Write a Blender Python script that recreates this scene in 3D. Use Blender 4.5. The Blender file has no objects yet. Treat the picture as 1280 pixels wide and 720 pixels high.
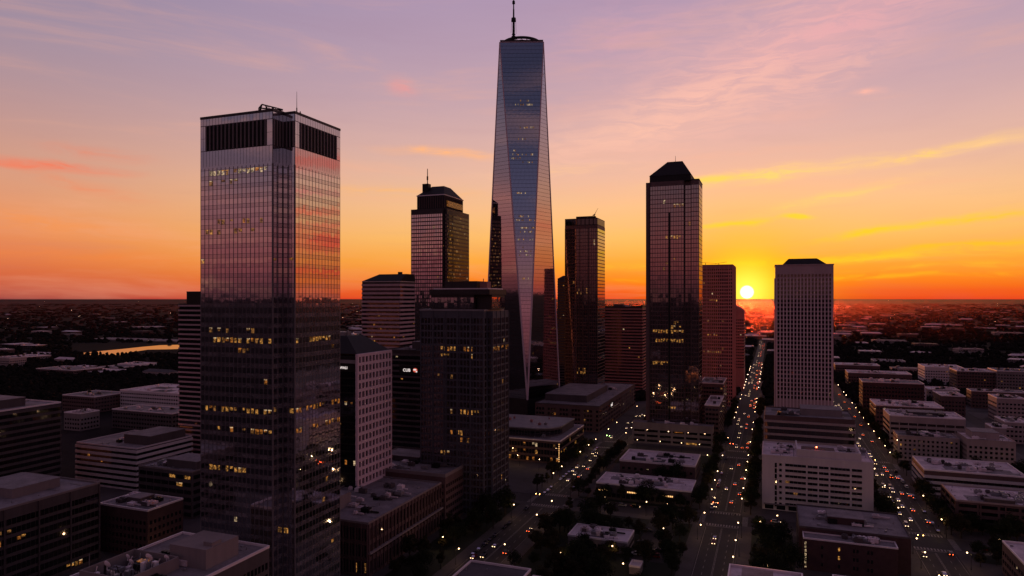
import bpy, math, random
from mathutils import Vector
random.seed(7)
R = random.Random(11)
scene = bpy.context.scene
COL = scene.collection
PI = math.pi

# ------------------------------------------------------------------ camera
H = 125.0                      # camera height, metres
F = 853.33                     # focal length in photo pixels (24 mm on 36 mm)
YAW = math.radians(20.85)      # streets run along +Y, the camera looks left of them
CS, SN = math.cos(YAW), math.sin(YAW)
HOR = 373.0
cam = bpy.data.cameras.new('camera')
cam.lens = 24.0; cam.sensor_width = 36.0; cam.shift_y = 13.0 / 1280.0
cam.clip_start = 1.0; cam.clip_end = 400000.0
camo = bpy.data.objects.new('camera', cam); COL.objects.link(camo)
camo.location = (0, 0, H); camo.rotation_euler = (PI / 2, 0, YAW)
scene.camera = camo

def proj(x, y, z=0.0):
    d = -x * SN + y * CS
    l = x * CS + y * SN
    return 640 + F * l / d, HOR + F * (H - z) / d, d
def at(px, d):                 # ground point at a bearing and a depth
    l = (px - 640) / F * d
    return l * CS - d * SN, l * SN + d * CS
def width_to(px0, px1, d):     # length along +X from px0 (depth d) that reaches px1
    a, b = (px0 - 640) / F, (px1 - 640) / F
    return (b - a) * d / (CS + b * SN)
def depth_to(px0, px1, d):     # length along +Y from px0 (depth d) that reaches px1
    a, b = (px0 - 640) / F, (px1 - 640) / F
    return (b - a) * d / (SN - b * CS)
def height_at(py, d): return H - (py - HOR) * d / F

# ------------------------------------------------------------------ materials
def lin(c):
    return tuple(((v / 255.0) / 12.92 if v / 255.0 <= .04045 else ((v / 255.0 + .055) / 1.055) ** 2.4) for v in c)
class NT:
    def __init__(s, tree): s.t = tree; s.n = tree.nodes; s.l = tree.links; s.n.clear()
    def new(s, typ, **kw):
        nd = s.n.new(typ)
        for k, v in kw.items(): setattr(nd, k, v)
        return nd
    def link(s, a, b): s.l.new(a, b)
    def _set(s, sock, v):
        if hasattr(v, 'is_linked') or isinstance(v, bpy.types.NodeSocket): s.l.new(v, sock)
        else: sock.default_value = v
    def m(s, op, a, b=None, c=None, clamp=False):
        nd = s.n.new('ShaderNodeMath'); nd.operation = op; nd.use_clamp = clamp
        s._set(nd.inputs[0], a)
        if b is not None: s._set(nd.inputs[1], b)
        if c is not None: s._set(nd.inputs[2], c)
        return nd.outputs[0]
    def vm(s, op, a, b=None, out=0):
        nd = s.n.new('ShaderNodeVectorMath'); nd.operation = op
        s._set(nd.inputs[0], a)
        if b is not None: s._set(nd.inputs[1], b)
        return nd.outputs[out]
    def mix(s, fac, a, b, blend='MIX'):
        nd = s.n.new('ShaderNodeMix'); nd.data_type = 'RGBA'; nd.blend_type = blend
        s._set(nd.inputs[0], fac)
        s._set(nd.inputs[6], a if not isinstance(a, tuple) else (*a[:3], 1))
        s._set(nd.inputs[7], b if not isinstance(b, tuple) else (*b[:3], 1))
        return nd.outputs[2]
    def ss(s, v, lo, hi):
        nd = s.n.new('ShaderNodeMapRange'); nd.interpolation_type = 'SMOOTHSTEP'
        s._set(nd.inputs[0], v); nd.inputs[1].default_value = lo; nd.inputs[2].default_value = hi
        return nd.outputs[0]
    def noise(s, vec, scale, detail=3, rough=.5, dist=0.0):
        nd = s.n.new('ShaderNodeTexNoise')
        s._set(nd.inputs['Vector'], vec)
        nd.inputs['Scale'].default_value = scale; nd.inputs['Detail'].default_value = detail
        nd.inputs['Roughness'].default_value = rough; nd.inputs['Distortion'].default_value = dist
        return nd.outputs['Fac']
    def ramp(s, fac, stops, interp='LINEAR'):
        nd = s.n.new('ShaderNodeValToRGB'); nd.color_ramp.interpolation = interp
        el = nd.color_ramp.elements
        while len(el) < len(stops): el.new(0.5)
        for e, (p, c) in zip(el, stops): e.position = p; e.color = (*c[:3], 1)
        s._set(nd.inputs[0], fac)
        return nd.outputs[0]
MATS = {}
def newmat(name):
    m = bpy.data.materials.new(name); m.use_nodes = True; MATS[name] = m
    return m, NT(m.node_tree)
def solid(name, col, rough=.8, metal=0.0, var=.35, scale=.15, spec=.3, streak=False):
    """matt surface with weathering: two scales of noise on the base colour"""
    m, t = newmat(name)
    tc = t.new('ShaderNodeTexCoord'); p = tc.outputs['Object']
    if streak:
        mp = t.new('ShaderNodeMapping'); mp.inputs['Scale'].default_value = (1, 1, .12); t.link(p, mp.inputs[0]); p = mp.outputs[0]
    n1 = t.noise(p, scale, 4, .6); n2 = t.noise(p, scale * 9, 3, .6)
    f = t.m('ADD', t.m('MULTIPLY', n1, .65), t.m('MULTIPLY', n2, .35))
    lo = tuple(c * (1 - var) for c in col); hi = tuple(min(1, c * (1 + var)) for c in col)
    c = t.ramp(f, [(.3, lo), (.7, hi)])
    b = t.new('ShaderNodeBsdfPrincipled'); t.link(c, b.inputs['Base Color'])
    b.inputs['Roughness'].default_value = rough; b.inputs['Metallic'].default_value = metal
    b.inputs['Specular IOR Level'].default_value = spec
    o = t.new('ShaderNodeOutputMaterial'); t.link(b.outputs[0], o.inputs[0])
    return m
def glass(name, refl=.55, tint=(.85, .85, .9), under=(.012, .011, .014), rough=.03, wav=.008):
    """coated facade glass: mirror coat over a dark room, with a faint waviness"""
    m, t = newmat(name)
    tc = t.new('ShaderNodeTexCoord'); p = tc.outputs['Object']
    n = t.noise(p, .35, 2, .5)
    bp = t.new('ShaderNodeBump'); bp.inputs['Strength'].default_value = wav; bp.inputs['Distance'].default_value = 1.0
    t.link(n, bp.inputs['Height'])
    gl = t.new('ShaderNodeBsdfGlossy'); gl.inputs['Color'].default_value = (*tint, 1); gl.inputs['Roughness'].default_value = rough
    t.link(bp.outputs[0], gl.inputs['Normal'])
    vo = t.new('ShaderNodeTexVoronoi'); vo.inputs['Scale'].default_value = .45; t.link(p, vo.inputs['Vector'])
    uc = t.mix(vo.outputs['Color'], tuple(c * .4 for c in under), tuple(c * 1.9 for c in under))
    df = t.new('ShaderNodeBsdfDiffuse'); t.link(uc, df.inputs['Color'])
    fr = t.new('ShaderNodeFresnel'); fr.inputs['IOR'].default_value = 1.5
    fac = t.m('MAXIMUM', refl, fr.outputs[0])
    mx = t.new('ShaderNodeMixShader'); t.link(fac, mx.inputs[0]); t.link(df.outputs[0], mx.inputs[1]); t.link(gl.outputs[0], mx.inputs[2])
    o = t.new('ShaderNodeOutputMaterial'); t.link(mx.outputs[0], o.inputs[0])
    return m
def lit(name, col, strength, var=True, refl=.12):
    """a lamp-lit room behind glass: brightness varies inside the pane"""
    m, t = newmat(name)
    tc = t.new('ShaderNodeTexCoord')
    n = t.noise(tc.outputs['Object'], .75, 3, .75)
    f = t.ss(n, .42, .64)
    st = t.m('MULTIPLY', t.m('ADD', t.m('MULTIPLY', f, .9), .1), strength) if var else strength
    e = t.new('ShaderNodeEmission'); e.inputs['Color'].default_value = (*col, 1); t._set(e.inputs['Strength'], st)
    gl = t.new('ShaderNodeBsdfGlossy'); gl.inputs['Color'].default_value = (.8, .8, .85, 1); gl.inputs['Roughness'].default_value = .04
    mx = t.new('ShaderNodeMixShader'); mx.inputs[0].default_value = refl
    t.link(e.outputs[0], mx.inputs[1]); t.link(gl.outputs[0], mx.inputs[2])
    o = t.new('ShaderNodeOutputMaterial'); t.link(mx.outputs[0], o.inputs[0])
    m.cycles.emission_sampling = 'NONE'
    return m
def lamp(name, col, strength, sample=False):
    m, t = newmat(name)
    e = t.new('ShaderNodeEmission'); e.inputs['Color'].default_value = (*col, 1); e.inputs['Strength'].default_value = strength
    o = t.new('ShaderNodeOutputMaterial'); t.link(e.outputs[0], o.inputs[0])
    m.cycles.emission_sampling = 'AUTO' if sample else 'NONE'
    return m

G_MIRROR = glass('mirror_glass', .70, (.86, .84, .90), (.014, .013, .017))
G_BLUE = glass('blue_mirror_glass', .56, (.72, .72, .92), (.008, .009, .014), .04, .012)
G_BRONZE = glass('bronze_glass', .40, (.80, .70, .70), (.040, .026, .028), .04)
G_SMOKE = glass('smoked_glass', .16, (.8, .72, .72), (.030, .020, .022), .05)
G_DARK = glass('dark_glass', .10, (.8, .75, .8), (.006, .005, .006), .05)
G_SPAN = glass('spandrel_glass', .58, (.80, .77, .83), (.15, .125, .14), .05)
L_WARM = lit('lit_room_amber', (1.0, .44, .10), .66)
L_DIM = lit('lit_room_dim', (1.0, .42, .12), .28)
L_PALE = lit('lit_room_pale', (1.0, .70, .40), .75)
L_DEEP = lit('lit_room_orange', (1.0, .33, .06), .5)
WINSET = lambda g: [g, L_WARM, L_DIM, L_PALE, L_DEEP]
M_FRAME = solid('grey_metal_frame', (.145, .122, .135), .6, .1, .2)
M_TFRAME = solid('tower_mullion_metal', (.15, .125, .14), .6, .1, .2)
M_RFRAME = solid('reddish_mullion_metal', (.13, .075, .08), .6, .1, .25)
M_SFRAME = solid('slate_frame_metal', (.085, .080, .100), .6, .1, .2)
M_DARKFRAME = solid('dark_metal_frame', (.046, .034, .037), .5, .3, .3)
M_BLACK = solid('black_metal', (.010, .009, .010), .5, .3, .3)
M_WHITE = solid('white_concrete', (.56, .47, .50), .85, 0, .12, .08, streak=True)
M_PINK = solid('pale_pink_concrete', (.46, .30, .325), .85, 0, .12, .08, streak=True)
M_LILAC = solid('bright_pinkish_concrete', (.70, .50, .56), .85, 0, .1, .08, streak=True)
M_GREY = solid('grey_concrete', (.205, .160, .165), .85, 0, .2, .08, streak=True)
M_DGREY = solid('dark_concrete', (.082, .062, .066), .85, 0, .25, .08, streak=True)
M_BRICK = solid('dark_red_brick', (.070, .034, .036), .9, 0, .3, .3)
M_BROWN = solid('brown_stone', (.11, .062, .062), .85, 0, .25, .12)
M_ROSE = solid('rose_with_sun_glow_tint', (.33, .145, .14), .75, 0, .2, .1)  # rose tone; on towers near the sun it carries the red glow as colour
M_ROSE2 = solid('bright_rose_sun_glow_tint', (.52, .22, .215), .75, 0, .15, .1)  # red veil of the low sun put into the lattice tower's wall colour
M_CREAM = solid('cream_render', (.34, .25, .25), .85, 0, .15, .1, streak=True)
M_ROOFP = solid('pale_roof_membrane', (.56, .44, .47), .9, 0, .45, .12)
M_ROOFM = solid('grey_roof_gravel', (.20, .165, .18), .9, 0, .5, .12)
M_ROOFD = solid('dark_roof_felt', (.075, .062, .070), .9, 0, .5, .12)
M_TRIM = solid('pale_metal_coping', (.74, .62, .66), .5, .15, .12)
M_UNIT = solid('galvanised_unit', (.24, .22, .24), .5, .4, .3)
M_SLATE = solid('dark_slate_roof', (.018, .015, .018), .7, 0, .3)
M_ASPH = solid('asphalt', (.030, .023, .026), .85, 0, .35, .05)
M_PAVE = solid('paving', (.060, .048, .052), .9, 0, .35, .08)
M_LAWN = solid('lawn', (.012, .014, .009), .95, 0, .5, .06)
M_PAINT = solid('road_paint', (.24, .20, .20), .8, 0, .6, .7)
M_BARK = solid('bark', (.035, .026, .022), .95, 0, .3, 2.0)
def leafmat(name, c):
    m, t = newmat(name)
    tc = t.new('ShaderNodeTexCoord'); n = t.noise(tc.outputs['Object'], .45, 3, .6)
    cc = t.ramp(n, [(.3, tuple(v * .45 for v in c)), (.72, tuple(v * 1.6 for v in c))])
    b = t.new('ShaderNodeBsdfDiffuse'); t.link(cc, b.inputs['Color'])
    tr = t.new('ShaderNodeBsdfTranslucent'); t.link(cc, tr.inputs['Color'])
    mx = t.new('ShaderNodeMixShader'); mx.inputs[0].default_value = .25
    t.link(b.outputs[0], mx.inputs[1]); t.link(tr.outputs[0], mx.inputs[2])
    o = t.new('ShaderNodeOutputMaterial'); t.link(mx.outputs[0], o.inputs[0])
    return m
M_LEAF = leafmat('dark_leaves', (.026, .030, .018))
M_LEAF2 = leafmat('brown_green_leaves', (.036, .030, .018))
M_WOOD = leafmat('far_canopy', (.022, .019, .017))
E_LAMP = lamp('street_lamp_glow', (1.0, .62, .30), 11, False)
E_LAMPFAR = lamp('far_lamp_glow', (1.0, .66, .40), 17)
E_HEAD = lamp('headlight_glow', (1.0, .66, .36), 4.5)
E_TAIL = lamp('tail_light_glow', (1.0, .12, .03), 6)
E_SIGNW = lamp('sign_white_glow', (1.0, .86, .82), .85)
E_SIGNR = lamp('sign_red_glow', (1.0, .14, .08), .6)
E_GREEN = lamp('signal_green', (.5, 1.0, .25), 30)
E_RED = lamp('signal_red', (1.0, .12, .04), 30)
E_AMBER = lamp('signal_amber', (1.0, .50, .12), 30)
E_TUBE = lamp('white_tube', (.9, .92, 1.0), 1.3)
E_STRING = lamp('warm_string_lights', (1.0, .52, .18), 1.6)

# ------------------------------------------------------------------ mesh builder
class MB:
    def __init__(s): s.v = []; s.f = []; s.m = []
    def face(s, pts, m=0):
        i = len(s.v); s.v.extend(pts); s.f.append(tuple(range(i, i + len(pts)))); s.m.append(m)
    def box(s, x0, x1, y0, y1, z0, z1, m=0, bottom=True):
        i = len(s.v)
        s.v += [(x0, y0, z0), (x1, y0, z0), (x1, y1, z0), (x0, y1, z0), (x0, y0, z1), (x1, y0, z1), (x1, y1, z1), (x0, y1, z1)]
        fs = [(4, 5, 6, 7), (0, 1, 5, 4), (1, 2, 6, 5), (2, 3, 7, 6), (3, 0, 4, 7)] + ([(3, 2, 1, 0)] if bottom else [])
        for q in fs: s.f.append(tuple(i + k for k in q)); s.m.append(m)
    def prism(s, poly, z0, z1, m=0, poly2=None, mtop=None):
        n = len(poly); i = len(s.v); p2 = poly2 or poly
        s.v += [(x, y, z0) for x, y in poly] + [(x, y, z1) for x, y in p2]
        for k in range(n):
            s.f.append((i + k, i + (k + 1) % n, i + n + (k + 1) % n, i + n + k)); s.m.append(m)
        s.f.append(tuple(range(i + n, i + 2 * n))); s.m.append(m if mtop is None else mtop)
        s.f.append(tuple(range(i + n - 1, i - 1, -1))); s.m.append(m)
    def tube(s, a, b, r0, r1=None, n=6, m=0):
        r1 = r0 if r1 is None else r1
        a = Vector(a); b = Vector(b); d = (b - a)
        if d.length < 1e-6: return
        d.normalize(); u = d.cross(Vector((0, 0, 1)))
        if u.length < 1e-3: u = Vector((1, 0, 0))
        u.normalize(); w = d.cross(u); i = len(s.v)
        for p, r in ((a, r0), (b, r1)):
            for k in range(n):
                t = 2 * PI * k / n; q = p + u * (r * math.cos(t)) + w * (r * math.sin(t)); s.v.append(tuple(q))
        for k in range(n):
            s.f.append((i + k, i + (k + 1) % n, i + n + (k + 1) % n, i + n + k)); s.m.append(m)
        s.f.append(tuple(range(i + n - 1, i - 1, -1))); s.m.append(m)
        s.f.append(tuple(range(i + n, i + 2 * n))); s.m.append(m)
    def ring(s, c, r0, r1, z0, z1, n=32, m=0):
        i = len(s.v)
        for k in range(n):
            t = 2 * PI * k / n; a, b = math.cos(t), math.sin(t)
            s.v += [(c[0] + r0 * a, c[1] + r0 * b, z0), (c[0] + r1 * a, c[1] + r1 * b, z0), (c[0] + r1 * a, c[1] + r1 * b, z1), (c[0] + r0 * a, c[1] + r0 * b, z1)]
        for k in range(n):
            j = i + 4 * k; q = i + 4 * ((k + 1) % n)
            for e in range(4):
                g = (e + 1) % 4
                s.f.append((j + e, j + g, q + g, q + e)); s.m.append(m)
    def frame(s, x0, x1, y0, y1, z0, z1, t, m=0):
        """a closed rectangular kerb of thickness t, butted at the corners"""
        s.box(x0, x1, y0, y0 + t, z0, z1, m); s.box(x0, x1, y1 - t, y1, z0, z1, m)
        s.box(x0, x0 + t, y0 + t, y1 - t, z0, z1, m); s.box(x1 - t, x1, y0 + t, y1 - t, z0, z1, m)
    def mesh(s, name, mats, origin=(0, 0, 0)):
        me = bpy.data.meshes.new(name)
        ox, oy, oz = origin
        me.from_pydata([(x - ox, y - oy, z - oz) for x, y, z in s.v], [], s.f)
        for m in (mats if isinstance(mats, (list, tuple)) else [mats]): me.materials.append(m)
        if isinstance(mats, (list, tuple)) and len(mats) > 1: me.polygons.foreach_set('material_index', s.m)
        me.update()
        return me
def link(name, me, parent=None, loc=None):
    o = bpy.data.objects.new(name, me); COL.objects.link(o)
    if parent is not None: o.parent = parent
    if loc is not None: o.location = loc
    return o
def thing(name, label, cat, loc, group=None, rz=0):
    o = bpy.data.objects.new(name, None); COL.objects.link(o); o.location = loc; o.rotation_euler = (0, 0, rz)
    o['label'] = label; o['category'] = cat
    if group: o['group'] = group
    o.empty_display_size = 1
    return o
def part(root, name, mb, mats, label=None, kind=None, parent=None):
    """mb holds world coordinates; the part hangs under its thing"""
    if not mb.f: return None
    o = link(name, mb.mesh(name, mats, tuple(root.location)), parent or root)
    if label: o['label'] = label
    if kind: o['kind'] = kind
    return o
def structure(name, mb, mats):
    o = link(name, mb.mesh(name, mats)); o['kind'] = 'structure'; return o

FOOT = []                                            # occupied ground, for the trees
def free(x, y, r):
    return all(not (x0 - r < x < x1 + r and y0 - r < y < y1 + r) for x0, x1, y0, y1 in FOOT)

class Face:
    def __init__(s, p, d, L): s.p = p; s.d = d; s.n = (d[1], -d[0]); s.L = L
    def pt(s, a, z, off): return (s.p[0] + s.d[0] * a + s.n[0] * off, s.p[1] + s.d[1] * a + s.n[1] * off, z)
def pane(mb, f, s0, s1, z0, z1, off=.07, m=0, tilt=.008):
    o = [off + R.uniform(0, tilt) for _ in range(4)]
    o[3] = o[0] + o[2] - o[1]                        # keep the pane flat
    mb.face([f.pt(s0, z0, o[0]), f.pt(s1, z0, o[1]), f.pt(s1, z1, o[2]), f.pt(s0, z1, o[3])], m)
def fbox(mb, f, s0, s1, z0, z1, off, m=0, back=0.0):
    a = [f.pt(s0, z0, back), f.pt(s1, z0, back), f.pt(s1, z0, off), f.pt(s0, z0, off)]
    b = [(x, y, z1) for x, y, z in a]
    for q in ((a[3], a[2], b[2], b[3]), (a[0], a[3], b[3], b[0]), (a[2], a[1], b[1], b[2]), (b[0], b[3], b[2], b[1]), (a[1], a[0], b[0], b[1]), (a[0], a[1], a[2], a[3])):
        mb.face(list(q), m)
def faces_of(x0, x1, y0, y1, which='SEW'):
    d = {'S': Face((x0, y0), (1, 0), x1 - x0), 'E': Face((x1, y0), (0, 1), y1 - y0),
         'W': Face((x0, y1), (0, -1), y1 - y0), 'N': Face((x1, y1), (-1, 0), x1 - x0)}
    return [d[c] for c in which]

def windows(root, faces, z0, z1, fh, bay, wf=.86, sill=.9, wh=2.0, g=G_DARK, p_lit=.01, rows=None, margin=0.0, skip=0,
            style='band', span=None, name='window_band', first=0, tilt=.008, off=.07):
    """glazing floor by floor. style 'band': all panes of one storey are one part; 'single': every window is a part.
    rows: {floor: (probability, material, face index or None, from, to)} for storeys with the lamps on."""
    rows = rows or {}
    nf = int((z1 - z0) / fh + 1e-6)
    singles = []
    for k in range(nf):
        mb = MB(); sp = MB(); zb = z0 + k * fh; on = False
        rr = rows.get(k + first, [])
        if isinstance(rr, tuple): rr = [rr]
        for fi, f in enumerate(faces):
            n = max(1, int(round((f.L - 2 * margin) / bay))); b = (f.L - 2 * margin) / n
            for c in range(n):
                if skip and c % skip == skip - 1: continue
                s0 = margin + c * b + b * (1 - wf) / 2; s1 = s0 + b * wf
                mi = 0
                if R.random() < p_lit: mi = R.choice((1, 2, 2, 4, 3))
                for (p, mm, ff, c0, c1) in rr:
                    if (ff is None or ff == fi) and c0 * n <= c < c1 * n and R.random() < p:
                        mi = mm if R.random() < .7 else R.choice((1, 2, 4)); on = True
                if style == 'single':
                    q = MB(); pane(q, f, s0, s1, zb + sill, zb + sill + wh, off, mi, tilt); singles.append((q, proj(*f.pt(s0, zb, 0))[2], mi))
                else:
                    pane(mb, f, s0, s1, zb + sill, zb + sill + wh, off, 0, tilt)
                    if mi:                           # the lit part of the room: a ceiling strip, a half drawn blind ...
                        a, b2 = R.uniform(0, .18), R.uniform(.72, 1); lo = R.choice((0, .05, .1, .3, .5)) ; hi = R.uniform(.8, .97)
                        w_ = s1 - s0; pane(mb, f, s0 + a * w_, s0 + b2 * w_, zb + sill + lo * wh, zb + sill + hi * wh, off + .03, mi, .002)
                        if R.random() < .5: pane(mb, f, s0 + .05 * w_, s0 + .95 * w_, zb + sill + .72 * wh, zb + sill + .9 * wh, off + .05, R.choice((1, 3, 4)), .002)
                if span: pane(sp, f, s0, s1, zb + sill + wh + .12, zb + fh + sill - .12, .06, 0, tilt)
        if style == 'band':
            o = part(root, name, mb, WINSET(g), 'window band with lamps lit inside' if on else None)
        if span: part(root, 'spandrel_band', sp, span)
    if style == 'single':
        singles.sort(key=lambda q: q[1])
        for q, d, mi in singles[:95]: part(root, 'window', q, WINSET(g), 'window lit from inside' if mi else None)
        rest = MB()
        for q, d, mi in singles[95:]:
            for f, m in zip(q.f, q.m): rest.face([q.v[i] for i in f], m)
        part(root, 'window', rest, WINSET(g), None, 'stuff')

def rooftop(root, x0, x1, y0, y1, z, n=4, pent=None, mat=M_UNIT, pmat=None):
    """plant on a flat roof: air handlers with fans, ducts, vents, a stair house"""
    rr = R
    w, l = x1 - x0, y1 - y0
    if pent:
        a, b, c, d, h = pent
        mb = MB(); X0, X1, Y0, Y1 = x0 + a * w, x0 + b * w, y0 + c * l, y0 + d * l
        mb.box(X0, X1, Y0, Y1, z, z + h); part(root, 'penthouse', mb, pmat or M_DGREY)
        cp = MB(); cp.box(X0 - .15, X1 + .15, Y0 - .15, Y1 + .15, z + h + .003, z + h + .3); part(root, 'penthouse_roof', cp, M_ROOFM)
    if n >= 2 and w > 12 and l > 12:
        mb = MB()                                    # vents, pipes and skylights scattered on the deck
        for k in range(int(4 + w * l / 160)):
            ux, uy = rr.uniform(x0 + 1.5, x1 - 2), rr.uniform(y0 + 1.5, y1 - 2); c_ = rr.random()
            if c_ < .5: mb.tube((ux, uy, z), (ux, uy, z + rr.uniform(.5, 1.3)), .22, .22, 6)
            elif c_ < .8: mb.box(ux, ux + rr.uniform(.7, 1.6), uy, uy + rr.uniform(.7, 1.6), z, z + rr.uniform(.3, .8))
            else: mb.tube((ux, uy, z + .25), (min(x1 - 1, ux + rr.uniform(2, 9)), uy, z + .25), .14, .14, 5)
        part(root, 'roof_vent', mb, M_UNIT, kind='stuff')
        mb = MB()                                    # patched membrane
        for k in range(rr.choice((2, 3, 4))):
            a, b = rr.uniform(.15, .4) * w, rr.uniform(.15, .4) * l; ux, uy = rr.uniform(x0 + 1, x1 - a - 1), rr.uniform(y0 + 1, y1 - b - 1)
            mb.face([(ux, uy, z + .012 + .006 * k), (ux + a, uy, z + .012 + .006 * k), (ux + a, uy + b, z + .012 + .006 * k), (ux, uy + b, z + .012 + .006 * k)])
        part(root, 'roof_patch', mb, rr.choice((M_ROOFD, M_ROOFM, M_ROOFM)), kind='stuff')
    for k in range(int(n * 2.4)):
        ux, uy = rr.uniform(x0 + .12 * w, x1 - .22 * w), rr.uniform(y0 + .12 * l, y1 - .25 * l)
        a, b, h = rr.uniform(1.5, 4.5), rr.uniform(1.5, 4), rr.uniform(1.0, 2.2)
        mb = MB()
        mb.box(ux, ux + a, uy, uy + b, z + .3, z + .3 + h)
        for i in range(rr.choice((1, 2, 2))):
            cx, cy = ux + a * (.3 + .4 * i), uy + b / 2
            mb.tube((cx, cy, z + .3 + h), (cx, cy, z + .75 + h), .55, .55, 8)
        for (lx, ly) in ((ux + .15, uy + .15), (ux + a - .15, uy + b - .15)): mb.box(lx - .1, lx + .1, ly - .1, ly + .1, z, z + .3)
        if rr.random() < .6: mb.box(ux + a, ux + a + rr.uniform(2, 5), uy + b * .4, uy + b * .4 + .7, z + .35, z + .95)
        part(root, 'rooftop_unit', mb, rr.choice((M_UNIT, M_BLACK, M_DGREY, M_TRIM, M_ROOFP)))
def roof(root, x0, x1, y0, y1, z, mat=M_ROOFM, ph=.9, trim=M_TRIM, t=.35):
    mb = MB(); mb.box(x0 + t + .002, x1 - t - .002, y0 + t + .002, y1 - t - .002, z + .004, z + .12); part(root, 'roof', mb, mat)
    mb = MB(); mb.frame(x0 - .1, x1 + .1, y0 - .1, y1 + .1, z + .003, z + ph, t + .1); part(root, 'parapet', mb, trim)

def block(name, label, cat, x0, x1, y0, y1, h, wall=M_GREY, which='SE', fh=3.6, bay=3.0, wf=.88, sill=1.0, wh=1.7, g=G_DARK, p_lit=.012,
          rmat=M_ROOFM, units=4, pent=None, style='band', band=None, proud=.4, piers=0, pier_mat=None, trim=M_TRIM, ground=None, margin=.6,
          rows=None, group=None, skip=0, z0=0.0, span=None, pmat=None, ph=.9):
    FOOT.append((x0, x1, y0, y1))
    root = thing(name, label, cat, ((x0 + x1) / 2, (y0 + y1) / 2, 0), group)
    mb = MB(); mb.box(x0, x1, y0, y1, 0, h); part(root, 'wall', mb, wall)
    fs = faces_of(x0, x1, y0, y1, which)
    gz = ground or .6
    nf = int((h - gz - .4) / fh)
    top = gz + nf * fh
    windows(root, fs, gz, top + .01, fh, bay, wf, sill, wh, g, p_lit, rows, margin, skip, style, span)
    if band:
        for k in range(nf + 1):
            za = gz + k * fh + sill + wh - fh + .05; zb = za + (fh - wh) - .1
            if zb > h - .02: zb = h - .02
            if za < .1: za = .1
            if zb - za < .2: continue
            q = MB(); q.box(x0 - proud, x1 + proud, y0 - proud, y1 + proud, za, zb); part(root, 'spandrel_band', q, band)
    if piers:
        for f in fs:
            n = max(1, int(round(f.L / piers)))
            for c in range(n + 1):
                s = min(max(c * f.L / n, .3), f.L - .3)
                q = MB(); fbox(q, f, s - .28, s + .28, gz, h - .04, .55, 0, -.1); part(root, 'pier', q, pier_mat or wall)
    roof(root, x0, x1, y0, y1, h, rmat, ph, trim)
    rooftop(root, x0, x1, y0, y1, h + .12, units, pent, pmat=pmat)
    return root

def sign(root, txt, f, s, z, size, mat, name='sign', off=.6, label=None):
    cu = bpy.data.curves.new(name, 'FONT'); cu.body = txt; cu.size = size; cu.extrude = .05; cu.space_character = 1.05
    cu.offset = size * .02
    tmp = bpy.data.objects.new('tmp', cu); COL.objects.link(tmp)
    dg = bpy.context.evaluated_depsgraph_get(); me = bpy.data.meshes.new_from_object(tmp.evaluated_get(dg))
    bpy.data.objects.remove(tmp); me.materials.clear(); me.materials.append(mat)
    o = link(name, me, root)
    x, y, zz = f.pt(s, z, off)
    o.location = (x - root.location.x, y - root.location.y, z); o.rotation_euler = (PI / 2, 0, math.atan2(f.d[1], f.d[0]))
    o['label'] = label or 'glowing sign letters'
    return o

# ------------------------------------------------------------------ world: dusk sky
SUN_AZ = math.radians(-1.86); SUN_EL = math.radians(.50)
sd = Vector((math.sin(SUN_AZ) * math.cos(SUN_EL), math.cos(SUN_AZ) * math.cos(SUN_EL), math.sin(SUN_EL)))
def px_dir(px, py):
    l, z = (px - 640) / F, (HOR - py) / F
    x, y = l * CS - SN, l * SN + CS
    return math.atan2(x, y), math.atan2(z, math.hypot(x, y))
w = bpy.data.worlds.new('World'); scene.world = w; w.use_nodes = True
t = NT(w.node_tree)
tc = t.new('ShaderNodeTexCoord')
D = t.vm('NORMALIZE', tc.outputs['Generated'])
sep = t.new('ShaderNodeSeparateXYZ'); t.link(D, sep.inputs[0])
dx, dy, dz = sep.outputs
el = t.m('MAXIMUM', t.m('ARCSINE', dz), 0.0)
az = t.m('ARCTAN2', dx, dy)
pos = t.m('POWER', t.m('DIVIDE', el, PI / 2), .5)
def P(deg): return math.sqrt(max(deg, 0) / 90.0)
side = [(0, (150, 70, 68)), (.5, (188, 84, 68)), (1.5, (214, 102, 68)), (3, (232, 126, 76)), (6, (230, 148, 106)), (9, (213, 153, 130)), (11.5, (196, 148, 141)),
        (15, (174, 142, 152)), (18, (158, 137, 158)), (23, (137, 127, 158)), (32, (98, 94, 128)), (50, (90, 78, 112)), (90, (80, 66, 92))]
tow = [(0, (242, 70, 22)), (.6, (250, 96, 22)), (1.6, (253, 136, 34)), (3, (252, 168, 60)), (5, (250, 188, 104)), (7.5, (243, 189, 138)), (10, (230, 181, 158)),
       (13, (214, 171, 167)), (16, (196, 160, 171)), (20, (181, 151, 174)), (25, (170, 144, 176)), (34, (108, 98, 134)), (50, (92, 80, 114)), (90, (80, 66, 92))]
back = [(0, (74, 44, 50)), (1, (108, 60, 66)), (2.5, (146, 78, 82)), (5, (156, 92, 98)), (9, (124, 94, 110)), (14, (94, 91, 118)), (20, (72, 72, 100)), (26, (58, 57, 84)), (45, (78, 66, 96)), (90, (76, 62, 88))]
def rmp(prof): return t.ramp(pos, [(P(a), lin(c)) for a, c in prof])
hl = t.m('MAXIMUM', t.m('SQRT', t.m('ADD', t.m('MULTIPLY', dx, dx), t.m('MULTIPLY', dy, dy))), 1e-4)
ca = t.m('DIVIDE', t.m('ADD', t.m('MULTIPLY', dx, math.sin(SUN_AZ)), t.m('MULTIPLY', dy, math.cos(SUN_AZ))), hl)
c_side = t.mix(t.ss(ca, .50, .985), rmp(side), rmp(tow))
base = t.mix(t.ss(ca, .30, -.75), c_side, rmp(back))
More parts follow.
